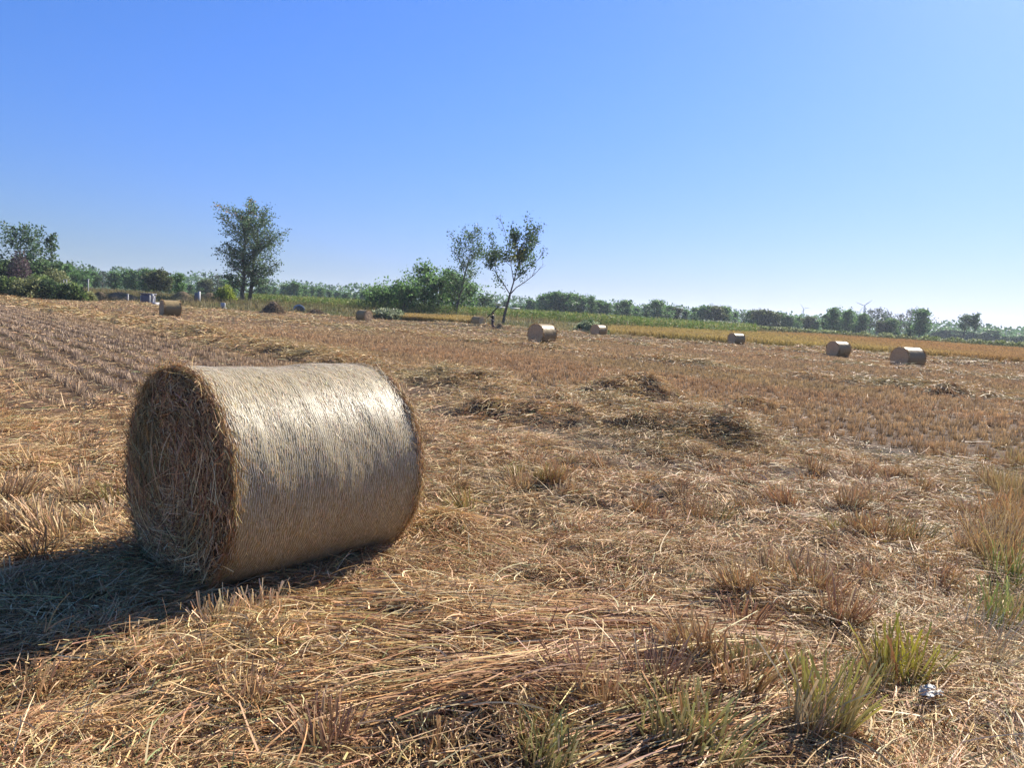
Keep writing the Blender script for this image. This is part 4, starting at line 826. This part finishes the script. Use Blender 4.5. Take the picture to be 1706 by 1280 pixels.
for i, p in enumerate([1178, 1192, 1207, 1222, 1238, 1256, 1272, 1290, 1308, 1330, 1352, 1380, 1410, 1440, 1475, 1510, 1550, 1590, 1630, 1670, 1705]):
    lbs = ['silvery shrub of the row beyond the rice, at the left end by the white greenhouse'] + ['silvery green shrub in the low row beyond the rice strip'] * 20
    shrub(p, 0, hor(p) - (3.0 if i < 5 else -.5), 150, 2.1, lbs[i], ((.13, .16, .10), (.36, .38, .30)) if i < 5 else ((.12, .15, .05), (.25, .27, .14)), 900, .35, 'shrub', SB, 'shrub', .5, 20 + i)
# big trees at the left edge
LT = 'tall trees behind the overgrown bank'
g = gen_tree(hgt(32, 388, 140), [(.1, 2.4), (.4, 4.3), (.65, 3.9), (.85, 2.0), (1, .6)], .22, (0, 0), 22, 6, 2900, .3, .12, .7, .32, cols=((.05, .10, .05), (.12, .19, .09)))
put_tree('broadleaf_tree', g, at(34, 140), 'tall airy tree at the left with blue sky showing through its crown', 'tree', LT)
g = gen_tree(hgt(5, 440, 132), [(.1, 3), (.5, 3.4), (.8, 2.2), (1, 1)], .2, (0, 0), 22, 5, 3400, .38, .08, .7, .4, cols=DGR); put_tree('broadleaf_tree', g, at(4, 132), 'dark dense tree at the left frame edge', 'tree', LT)
g = gen_tree(hgt(62, 428, 136), [(.1, 2), (.4, 3.2), (.7, 2.6), (1, .8)], .18, (.5, 0), 20, 5, 2200, .36, .1, .75, .35, cols=((.055, .10, .04), (.13, .20, .08))); put_tree('broadleaf_tree', g, at(64, 136), 'green tree right of the tall airy one at the left', 'tree', LT)
g = gen_tree(hgt(86, 401, 142), [(.2, .9), (.5, 1.7), (.8, 1.0), (1, .3)], .11, (-.2, 0), 14, 5, 620, .4, .2, .7, .2, cols=cg); put_tree('slender_tree', g, at(87, 142), 'thin sparse lone tree right of the tall left trees', 'tree', LT)
# ------------------------------------------------------------------ heaps of brush, grave mounds, stones
M_BRUSH = simplemat('brush_core', (.10, .075, .05), .95, .1, (.18, .13, .08), 4, .05)
def heap(name, p, d, R, H, label, cols, cat, n=3000, group=None, L=.5, ysq=1.):
    X, Y, z = at(p, d); t = empty(name, (X, Y, z - .05), label, cat, group)
    a = np.linspace(0, 2 * pi, 25); r = np.linspace(0, 1, 8); A, R_ = np.meshgrid(a, r); Aw = A * (A < 6.28); nzz = fbm(np.cos(A) * R_ * 2 + 5 + p, np.sin(A) * R_ * 2, 271, 3)
    prof = (np.cos(R_ * pi) * .5 + .5) * H * (.8 + .4 * nzz); V = np.stack([np.cos(A) * R_ * R, np.sin(A) * R_ * R * ysq, prof], -1).reshape(-1, 3)
    i = np.arange(7)[:, None] * 25; j = np.arange(24)[None]; F_ = np.stack([i + j, i + 25 + j, i + 26 + j, i + j + 1], -1).reshape(-1, 4)
    mk('core', V, F_, M_BRUSH, t, smooth=True)
    q = np.sqrt(rng.random(n)) ; a = rng.uniform(0, 2 * pi, n); pz = (np.cos(q * pi) * .5 + .5) * H
    P = np.stack([np.cos(a) * q * R, np.sin(a) * q * R * ysq, pz * rng.uniform(.85, 1.1, n)], 1)
    slope = np.stack([np.cos(a), np.sin(a), -np.full(n, H / R * .9)], 1); d_ = nrm(slope * .7 + rng.normal(0, .5, (n, 3)))
    tn = rng.random((n, 1)); c = np.array(cols[0]) * (1 - tn) + np.array(cols[1]) * tn
    V, F_, C_ = ribbons(P, d_, L * rng.uniform(.4, 1.3, n), .03, None, rng.normal(size=(n, 3)) * .2 - [0, 0, .2], 2, .5, c)
    mk('brushwood' if 'brush' in name else 'loose_cover', V, F_, M_STRAW, t, col=C_); return t
BR = ((.10, .065, .04), (.26, .19, .11))
heap('brush_heap', 456, 96, 1.7, 1.45, 'tall cone shaped heap of brown brush on the field edge', BR, 'brush heap', 3600, 'heaps on the field edge')
heap('brush_heap', 527, 98, 1.6, .85, 'low flat brown brush heap right of the tall one', BR, 'brush heap', 3000, 'heaps on the field edge')
heap('brush_heap', 168, 118, 1.9, 1.3, 'dark brush heap beyond the end of the overgrown bank', ((.05, .05, .03), (.13, .12, .06)), 'brush heap', 3000, 'heaps on the field edge')
heap('grave_mound', 200, 122, 4.2, 1.1, 'wide grassy grave mound left of the blue grave stone', ((.10, .10, .04), (.20, .18, .08)), 'grave mound', 3600, 'grave mounds')
heap('grave_mound', 305, 120, 2.6, 1.3, 'grassy grave mound above the leftmost far bale', ((.10, .11, .04), (.20, .19, .09)), 'grave mound', 2600, 'grave mounds')
heap('grave_mound', 350, 124, 2.6, 1.15, 'low grassy grave mound next to the bright green bush', ((.09, .10, .04), (.17, .16, .08)), 'grave mound', 2600, 'grave mounds')
heap('straw_heap', 834, 81, .55, .65, 'small straw heap right behind the person', ((.25, .18, .09), (.42, .32, .18)), 'straw heap', 1500)
heap('straw_heap', 964, 80, .75, .42, 'small brown straw heap left of the round green bush', ((.2, .15, .08), (.34, .26, .14)), 'straw heap', 1500, 'low heaps by the bush')
heap('straw_heap', 981, 79.5, 1.3, .4, 'long low grey-green heap in front of the round green bush', ((.16, .16, .09), (.30, .28, .18)), 'straw heap', 1800, 'low heaps by the bush', .4, .5)
M_STONE = simplemat('grave_stone', (.30, .30, .32), .7, .3, (.42, .42, .43), 6, .004)
M_DSTONE = simplemat('dark_blue_stone', (.075, .08, .11), .6, .4, (.12, .125, .16), 5, .004)
M_WHITE = simplemat('white_limewash', (.42, .42, .40), .7, .3, (.34, .35, .34), 6, .003)
def boxv(x0, x1, y0, y1, z0, z1, b=.02):
    V = []
    for (z, i) in ((z0, 0), (z1 - b, 0), (z1, b)): V += [(x0 + i, y0 + i, z), (x1 - i, y0 + i, z), (x1 - i, y1 - i, z), (x0 + i, y1 - i, z)]
    F_ = [(0, 3, 2, 1), (8, 9, 10, 11)]
    for k in (0, 4):
        for q in range(4): F_.append((k + q, k + (q + 1) % 4, k + 4 + (q + 1) % 4, k + 4 + q))
    return np.array(V, float), np.array(F_), np.ones((12, 3))
def parts_obj(name, boxes, mat, parent): V, F_, _ = joinm([boxv(*b) for b in boxes]); return mk(name, V, F_, mat, parent)
GS = 'grave stones beyond the field'
t = empty('grave_tomb', at(249, 106), 'dark blue box shaped tomb with white side posts, left of the leftmost far bale', 'tomb', GS, radians(-25))
parts_obj('tomb_body', [(-.85, .5, -.5, .5, -.2, 1.35), (-.95, .6, -.6, .6, 1.353, 1.5)], M_DSTONE, t); parts_obj('side_post', [(.56, .66, -.5, -.38, -.2, 1.30)], M_WHITE, t); parts_obj('side_post', [(-1.02, -.92, -.5, -.38, -.2, 1.2)], M_WHITE, t)
V, F_, C_ = tubes([[.95, -.3, -.2], [.95, -.3, 1.0], [.95, -.3, 1.25]], [[.95, -.3, 1.0], [.95, -.3, 1.25], [.95, -.3, 1.45]], [.12, .2, .2], [.12, .2, .05], 8); mk('urn_post', V, F_, M_WHITE, t)
parts_obj('low_wall', [(1.12, 1.24, -.6, .6, -.2, .45)], M_STONE, t)
t = empty('grave_stone', at(329, 118), 'upright grave stone with pale right edge and blue face', 'grave stone', GS, radians(-20)); parts_obj('slab', [(-.42, .2, -.12, .12, -.2, 1.3)], M_DSTONE, t); parts_obj('edge_post', [(.205, .42, -.16, .16, -.2, 1.5)], M_STONE, t)
t = empty('grave_stone', at(213, 112), 'thin pale grave post on the wide grassy mound', 'grave stone', GS); parts_obj('post', [(-.08, .08, -.08, .08, -.2, 1.1)], M_WHITE, t); parts_obj('cap', [(-.11, .11, -.11, .11, 1.103, 1.18)], M_WHITE, t)
t = empty('grave_stone', at(372, 108), 'small pale grave stone in the grass before the bright green bush', 'grave stone', GS); parts_obj('slab', [(-.28, .28, -.1, .1, -.2, .8)], M_STONE, t); parts_obj('base', [(-.4, .4, -.25, .25, -.2, .12)], M_STONE, t)
t = empty('grave_stone', at(147, 128), 'thin white pole standing before the left tree line', 'post'); parts_obj('post', [(-.06, .06, -.06, .06, -.2, 2.6)], M_WHITE, t); parts_obj('cap', [(-.09, .09, -.09, .09, 2.603, 2.7)], M_WHITE, t); t.name = 'white_post'
t = empty('grave_shrine', at(112, 124), 'grey shrine with white framed top opening behind the overgrown bank', 'shrine', GS, radians(-15)); parts_obj('shrine_body', [(-.9, 1.1, -.5, .5, -.2, 1.9)], M_STONE, t)
parts_obj('white_frame', [(-.25, -.17, -.45, -.35, 1.903, 2.6), (.25, .33, -.45, -.35, 1.903, 2.6), (-.25, .33, -.45, -.35, 2.603, 2.7)], M_WHITE, t); parts_obj('roof_slab', [(-1.0, -.3, -.6, .6, 1.903, 2.1)], M_STONE, t); parts_obj('corner_cap', [(.9, 1.2, -.62, -.3, 1.903, 2.2)], M_WHITE, t)
# dome shaped tomb
t = empty('dome_tomb', at(498, 106), 'round domed tomb with whitewashed right rim between the brush heaps', 'tomb', GS, radians(20))
th = np.linspace(0, pi, 15); A = []
def arch(R_, x0, x1, zb=-.2):
    V = []; F_ = []
    for x in (x0, x1):
        for q in th: V.append((cos(q) * R_, x, max(sin(q) * R_ * 1.0 + .15, zb)))
        V.append((R_ * cos(pi), x, zb)); V.append((R_, x, zb))
    m = len(th) + 2
    F_ = [(i, (i + 1) % m, m + (i + 1) % m, m + i) for i in range(m)]; V = np.array(V, float)
    ctr = len(V); V = np.vstack([V, [[0, x0, .3], [0, x1, .3]]])
    F_ += [(ctr, (i + 1) % m, i, ctr) for i in range(m)]; F3 = np.array([(ctr, (i + 1) % m, i) for i in range(m)] + [(ctr + 1, m + i, m + (i + 1) % m) for i in range(m)])
    Fq = np.array(F_[:m]); tri = np.concatenate([Fq[:, [0, 1, 2]], Fq[:, [0, 2, 3]], F3]); return V, tri
V, F_ = arch(.72, -.9, .9); M_VAULT = simplemat('weathered_brick', (.11, .095, .075), .9, .1, (.16, .14, .11), 6); mk('vault', V, F_, M_VAULT, t); V, F_ = arch(.80, -1.02, -.903); o_ = mk('white_rim', V, F_, M_WHITE, t)
V, F_ = arch(.62, -1.06, -1.023); mk('front_panel', V, F_, M_VAULT, t)
# greenhouse and far roofs
M_FILM = simplemat('white_plastic_film', (.72, .74, .74), .35, .5, (.62, .66, .66), 3)
def tunnel(p, d, R_, Ln, label, yaw):
    t = empty('greenhouse', at(p, d), label, 'greenhouse', 'white greenhouses before the far trees', yaw); V, F_ = arch(R_, -Ln / 2, Ln / 2); V[:, 2] *= .6; mk('film_cover', V, F_, M_FILM, t)
    A = [];
    V, F_, _ = joinm([boxv(-.5, .5, -Ln / 2 - .06, -Ln / 2 - .01, 0, 1.1)]); mk('door', V, F_, M_STONE, t)
tunnel(1162, 200, 1.9, 8, 'white rounded greenhouse beyond the green corn', radians(60)); tunnel(1128, 215, 1.6, 7, 'low grey-white greenhouse left of the rounded white one', radians(80))
for p, d, lb in [(835, 250, 'low pale roofed shed seen left of the leaning trunk'), (857, 255, 'low pale roofed shed seen right of the leaning trunk')]:
    t = empty('shed', at(p, d), lb, 'shed', 'far sheds', radians(8)); parts_obj('wall', [(-1.5, 1.5, -1.2, 1.2, -.3, 1.6)], M_STONE, t)
    V = np.array([(-1.7, -1.4, 1.6), (1.7, -1.4, 1.6), (1.7, 1.4, 1.6), (-1.7, 1.4, 1.6), (-1.7, 0, 2.0), (1.7, 0, 2.0)]); mk('roof', V, np.array([(0, 1, 5), (0, 5, 4), (2, 3, 4), (2, 4, 5), (0, 4, 3), (1, 2, 5), (0, 3, 2), (0, 2, 1)]), M_WHITE, t)
# ------------------------------------------------------------------ wind turbines
M_TUR = simplemat('turbine_paint', (.50, .52, .55), .5, .4, (.46, .48, .51), 1)
def turbine(p, d, yhub, blade_px, ang, label, tower_r=1.0):
    X, Y = azd(p, d); z = float(G(X, Y, False)); hub = EYE + (hor(p) - yhub) / F_PX * d - z; bl = blade_px / F_PX * d
    t = empty('wind_turbine', (X, Y, z), label, 'wind turbine', 'wind turbines on the horizon', -math.atan2(X, Y))
    k_ = hub / 40 * tower_r; V, F_, _ = tubes([[0, 0, 0], [0, 0, hub * .5]], [[0, 0, hub * .5], [0, 0, hub]], [1.5 * k_, 1.15 * k_], [1.15 * k_, .8 * k_], 14); mk('tower', V, F_, M_TUR, t)
    V, F_, _ = tubes([[0, -2.2 * k_, hub + .5]], [[0, 3 * k_, hub + .5]], [1.0 * k_], [.8 * k_], 10); mk('nacelle', V, F_, M_TUR, t)
    V, F_, _ = tubes([[0, -3.4 * k_, hub + .5], [0, -2.9 * k_, hub + .5]], [[0, -2.9 * k_, hub + .5], [0, -2.2 * k_, hub + .5]], [.1, .8 * k_], [.8 * k_, 1.0 * k_], 10); mk('hub', V, F_, M_TUR, t)
    for q in range(3):
        a = radians(ang + 120 * q); dr = np.array([cos(a), 0, sin(a)]); pr = np.array([-sin(a), 0, cos(a)]); c0 = np.array([0, -2.7 * k_, hub + .5]); V = []
        for s, wd, tk in ((0.03, .5, .4), (.12, .55, .35), (.22, 1.0, .22), (.6, .6, .12), (1, .15, .05)):
            c_ = c0 + dr * bl * s; wd *= k_; tk *= k_; V += [c_ - pr * wd * .4, c_ + np.array([0, -tk, 0]), c_ + pr * wd, c_ + np.array([0, tk, 0])]
        V = np.array(V); F_ = []
        for s in range(4):
            for e in range(4): F_.append((s * 4 + e, s * 4 + (e + 1) % 4, s * 4 + 4 + (e + 1) % 4, s * 4 + 4 + e))
        F_ += [(0, 3, 2, 1), (16, 17, 18, 19)]; mk('blade', V, np.array(F_), M_TUR, t)
turbine(1336, 1300, 517, 10, 10, 'small hazy wind turbine rising behind the far trees, left one', 1.0)
turbine(1436, 1300, 514, 14, 40, 'larger wind turbine with two raised blades beside the tall far tree', 1.3)
turbine(1429, 1500, 523, 11, 180, 'lowest wind turbine, one level blade showing left of the larger one', .8)
# ------------------------------------------------------------------ crumpled white litter
M_BAG = simplemat('thin_white_plastic', (.50, .48, .42), .5, .25, (.36, .35, .31), 14, .003)
X, Y = px(1548, 1170); n = 26; a, r = np.meshgrid(np.linspace(0, 2 * pi, n + 1), np.linspace(0, 1, 12))
rr = r * (.032 + .018 * vn(np.cos(a) * 2 + 4, np.sin(a) * 2 + 4, 281)); hgt_ = .012 * (1 - r ** 2) + .045 * (fbm(np.cos(a) * r * 3.4 + 4, np.sin(a) * r * 3.4 + 4, 283, 4) - .3) + .006
V = np.stack([np.cos(a) * rr * 1.25, np.sin(a) * rr, hgt_], -1).reshape(-1, 3); i = np.arange(11)[:, None] * (n + 1); j = np.arange(n)[None]
o = mk('plastic_litter', V, np.stack([i + j, i + n + 1 + j, i + n + 2 + j, i + j + 1], -1).reshape(-1, 4), M_BAG); o.location = (X, Y, float(G(X, Y)) + .05); o.rotation_euler.z = .5
setp(o, 'crumpled piece of white plastic on the dry grass at the lower right', 'litter')
# ------------------------------------------------------------------ the person carrying a pole
def skin(name, nodes, edges, mat, parent, sub=2):
    me = bpy.data.meshes.new(name); me.from_pydata([n_[0] for n_ in nodes], edges, []); o = bpy.data.objects.new(name, me); COL.objects.link(o)
    if parent: o.parent = parent
    md = o.modifiers.new('s', 'SKIN'); me.skin_vertices or None
    for i, n_ in enumerate(nodes): me.skin_vertices[0].data[i].radius = (n_[1], n_[2] if len(n_) > 2 else n_[1])
    me.skin_vertices[0].data[0].use_root = True; md.use_smooth_shade = True
    s = o.modifiers.new('u', 'SUBSURF'); s.levels = sub; s.render_levels = sub
    me.materials.append(mat); return o
M_SKIN = simplemat('tanned_skin', (.32, .18, .12), .6, .3, (.28, .15, .10), 20)
M_TOP = simplemat('black_jacket', (.012, .012, .016), .8, .2, (.02, .018, .022), 12, .003); M_PUR = simplemat('dark_purple_trousers', (.05, .028, .055), .85, .2, (.03, .018, .035), 12, .003)
M_HAIR = simplemat('black_hair', (.015, .012, .012), .5, .4, (.02, .018, .015), 30); M_SHOE = simplemat('brown_shoe', (.05, .03, .02), .6, .3, (.07, .045, .03), 12); M_POLE = simplemat('dark_wood', (.035, .04, .025), .85, .2, (.06, .06, .035), 10); M_STICK = simplemat('pale_peeled_wood', (.6, .55, .48), .7, .3, (.5, .45, .38), 10)
XP, YP, ZP = -2.4, 79.5, 0; ZP = float(G(XP, YP, False)) + .02
per = empty('person', (XP, YP, ZP), 'person in black jacket and dark purple trousers walking with a dark pole on the shoulder', 'person', None, radians(-20))
# local frame: person walks towards -X/-Y (to the left, slightly to the camera); +X is the person's back
def hand(base, dirv, side, curl):
    """five fingers and a thumb as their own chains from the palm"""
    nodes = []; edges = []; b = np.array(base); dv = nrm(np.array(dirv, float)); sd = nrm(np.array(side, float)); cu = nrm(np.array(curl, float))
    for k_, ln in enumerate((.065, .075, .07, .055)):
        r_ = b + dv * .075 + sd * (.03 - .02 * k_); s0 = len(nodes)
        nodes += [(tuple(r_), .0095), (tuple(r_ + dv * ln * .5 + cu * ln * .15), .009), (tuple(r_ + dv * ln * .75 + cu * ln * .5), .0085), (tuple(r_ + dv * ln * .7 + cu * ln * .9), .0075)]; edges += [(s0, s0 + 1), (s0 + 1, s0 + 2), (s0 + 2, s0 + 3)]
    r_ = b + dv * .025 + sd * .035; s0 = len(nodes); nodes += [(tuple(r_), .011), (tuple(r_ + sd * .03 + dv * .02 + cu * .02), .0105), (tuple(r_ + sd * .035 + dv * .045 + cu * .045), .009)]; edges += [(s0, s0 + 1), (s0 + 1, s0 + 2)]
    return nodes, edges
body = [((0, 0, .92), .13, .15), ((0, 0, 1.08), .12, .15), ((-.01, 0, 1.25), .12, .17), ((-.02, 0, 1.38), .09, .16), ((-.03, 0, 1.45), .05), ((-.045, 0, 1.51), .055),
        ((-.05, 0, 1.57), .085, .075), ((-.05, 0, 1.65), .085, .078), ((-.045, 0, 1.71), .05),
        ((0, .09, .86), .095), ((-.12, .10, .48), .062), ((-.05, .10, .30), .055), ((.0, .10, .10), .04), ((-.10, .11, .045), .04), ((-.19, .11, .035), .03),
        ((0, -.09, .86), .095), ((.05, -.10, .48), .062), ((.16, -.10, .30), .052), ((.26, -.10, .13), .038), ((.17, -.11, .06), .036), ((.09, -.11, .035), .03),
        ((-.02, .20, 1.38), .065), ((.02, .27, 1.12), .048), ((-.16, .22, 1.02), .04), ((-.27, .17, 1.02), .032), ((-.33, .16, 1.02), .035),
        ((-.02, -.20, 1.38), .065), ((-.06, -.28, 1.14), .048), ((-.22, -.22, 1.28), .038), ((-.28, -.17, 1.38), .03), ((-.30, -.15, 1.43), .033)]
be = [(0, 1), (1, 2), (2, 3), (3, 4), (4, 5), (5, 6), (6, 7), (7, 8), (0, 9), (9, 10), (10, 11), (11, 12), (12, 13), (13, 14), (0, 15), (15, 16), (16, 17), (17, 18), (18, 19), (19, 20), (3, 21), (21, 22), (22, 23), (23, 24), (24, 25), (3, 26), (26, 27), (27, 28), (28, 29), (29, 30)]
for wr, (nd, ed) in ((25, hand((-.31, .165, 1.02), (-1, 0, 0), (0, 0, 1), (0, -1, 0))), (30, hand((-.295, -.155, 1.41), (-.2, .2, 1), (0, -1, .1), (.6, .6, .1)))):
    b0 = len(body); body += nd; be += [(b0 + a_, b0 + b_) for a_, b_ in ed] + [(wr, b0 + q * 4) for q in range(4)] + [(wr - 1, b0 + 16)]
bo = skin('body', body, be, M_SKIN, per)
jk = [((0, 0, .90), .155, .18), ((0, 0, 1.08), .14, .175), ((-.01, 0, 1.25), .14, .19), ((-.02, 0, 1.385), .105, .175), ((-.03, 0, 1.44), .062),
      ((-.02, .20, 1.38), .08), ((.02, .275, 1.12), .064), ((-.16, .22, 1.02), .054), ((-.23, .19, 1.02), .046), ((-.02, -.20, 1.38), .08), ((-.06, -.285, 1.14), .064), ((-.20, -.23, 1.265), .052), ((-.25, -.19, 1.34), .044)]
skin('jacket', jk, [(0, 1), (1, 2), (2, 3), (3, 4), (3, 5), (5, 6), (6, 7), (7, 8), (3, 9), (9, 10), (10, 11), (11, 12)], M_TOP, per)
skin('trousers', [((0, 0, .93), .14, .16), ((0, .09, .84), .12), ((-.12, .10, .48), .088), ((-.05, .10, .30), .08), ((-.015, .10, .16), .075), ((0, -.09, .84), .12), ((.05, -.10, .48), .088), ((.16, -.10, .30), .078), ((.225, -.10, .19), .072)], [(0, 1), (1, 2), (2, 3), (3, 4), (0, 5), (5, 6), (6, 7), (7, 8)], M_PUR, per)
skin('shoe', [((.01, .10, .07), .052), ((-.09, .105, .045), .05), ((-.21, .11, .04), .04)], [(0, 1), (1, 2)], M_SHOE, per, 1); skin('shoe', [((.265, -.10, .10), .05), ((.17, -.11, .06), .048), ((.07, -.11, .04), .04)], [(0, 1), (1, 2)], M_SHOE, per, 1)
skin('hair', [((-.02, 0, 1.74), .07), ((.02, 0, 1.70), .085), ((.035, 0, 1.62), .07), ((.03, 0, 1.56), .045)], [(0, 1), (1, 2), (2, 3)], M_HAIR, per)
def ball(c, r, mat, name, sq=(1, 1, 1)):
    a, b = np.meshgrid(np.linspace(0, 2 * pi, 13), np.linspace(0, pi, 8)); V = np.stack([np.sin(b) * np.cos(a) * r * sq[0], np.sin(b) * np.sin(a) * r * sq[1], np.cos(b) * r * sq[2]], -1).reshape(-1, 3) + c
    i = np.arange(7)[:, None] * 13; j = np.arange(12)[None]; return mk(name, V, np.stack([i + j, i + 13 + j, i + 14 + j, i + j + 1], -1).reshape(-1, 4), mat, per, smooth=True)
ball((-.133, .03, 1.635), .011, M_HAIR, 'eye'); ball((-.133, -.03, 1.635), .011, M_HAIR, 'eye'); ball((-.147, 0, 1.605), .018, M_SKIN, 'nose', (1, .8, 1.3)); ball((-.128, 0, 1.565), .02, M_SHOE, 'mouth', (.4, 1.2, .3)); ball((-.045, .085, 1.62), .03, M_SKIN, 'ear', (.6, .35, 1)); ball((-.045, -.085, 1.62), .03, M_SKIN, 'ear', (.6, .35, 1))
# dark pole over the shoulder: placed where the shoulder is, rising to the back
def rod(name, A, B, r1, r2, mat, label, cat, bumps=0):
    A = np.array(A, float); B = np.array(B, float); n_ = 8; P = [A + (B - A) * i / n_ + (rng.normal(0, bumps, 3) if 0 < i < n_ else 0) for i in range(n_ + 1)]; P = np.array(P); r_ = np.linspace(r1, r2, n_ + 1)
    base = P[0].copy(); V, F_, _ = tubes(P[:-1] - base, P[1:] - base, r_[:-1], r_[1:], 10); V = np.vstack([V]); o = mk(name, V, F_, mat); o.location = tuple(base); setp(o, label, cat); return o
cz, sz_ = cos(radians(-20)), sin(radians(-20))
def loc(x, y, z): return (XP + x * cz - y * sz_, YP + x * sz_ + y * cz, ZP + z)
rod('wooden_pole', loc(-.55, -.19, 1.16), loc(.62, -.16, 2.35), .045, .075, M_POLE, 'thick dark pole slanting up over the shoulder of the person', 'pole', .01)
rod('walking_stick', loc(-.44, .10, 1.12), loc(.42, -.42, .80), .014, .02, M_STICK, 'thin pale stick held at the waist of the person', 'stick', .003)
# ------------------------------------------------------------------ haze
HAZE = 0.0002
hm, hnt, hout = newmat('thin_haze'); pv = hnt.nodes.new('ShaderNodeVolumePrincipled'); pv.inputs['Color'].default_value = (.78, .88, 1, 1); pv.inputs['Density'].default_value = HAZE; pv.inputs['Anisotropy'].default_value = .3
hnt.links.new(pv.outputs[0], hout.inputs['Volume'])
V, F_, _ = joinm([boxv(-9600, 9600, -9600, 9600, -3, 60, 0.0)])
V = V[[0, 1, 2, 3, 8, 9, 10, 11]]; F_ = np.array([(0, 3, 2, 1), (4, 5, 6, 7), (0, 1, 5, 4), (1, 2, 6, 5), (2, 3, 7, 6), (3, 0, 4, 7)])
if HAZE > 0: setp(mk('haze', V, F_, hm), 'thin blue haze over the plain', kind='stuff')
print('objects', len(bpy.data.objects), 'polys', sum(len(m_.polygons) for m_ in bpy.data.meshes))
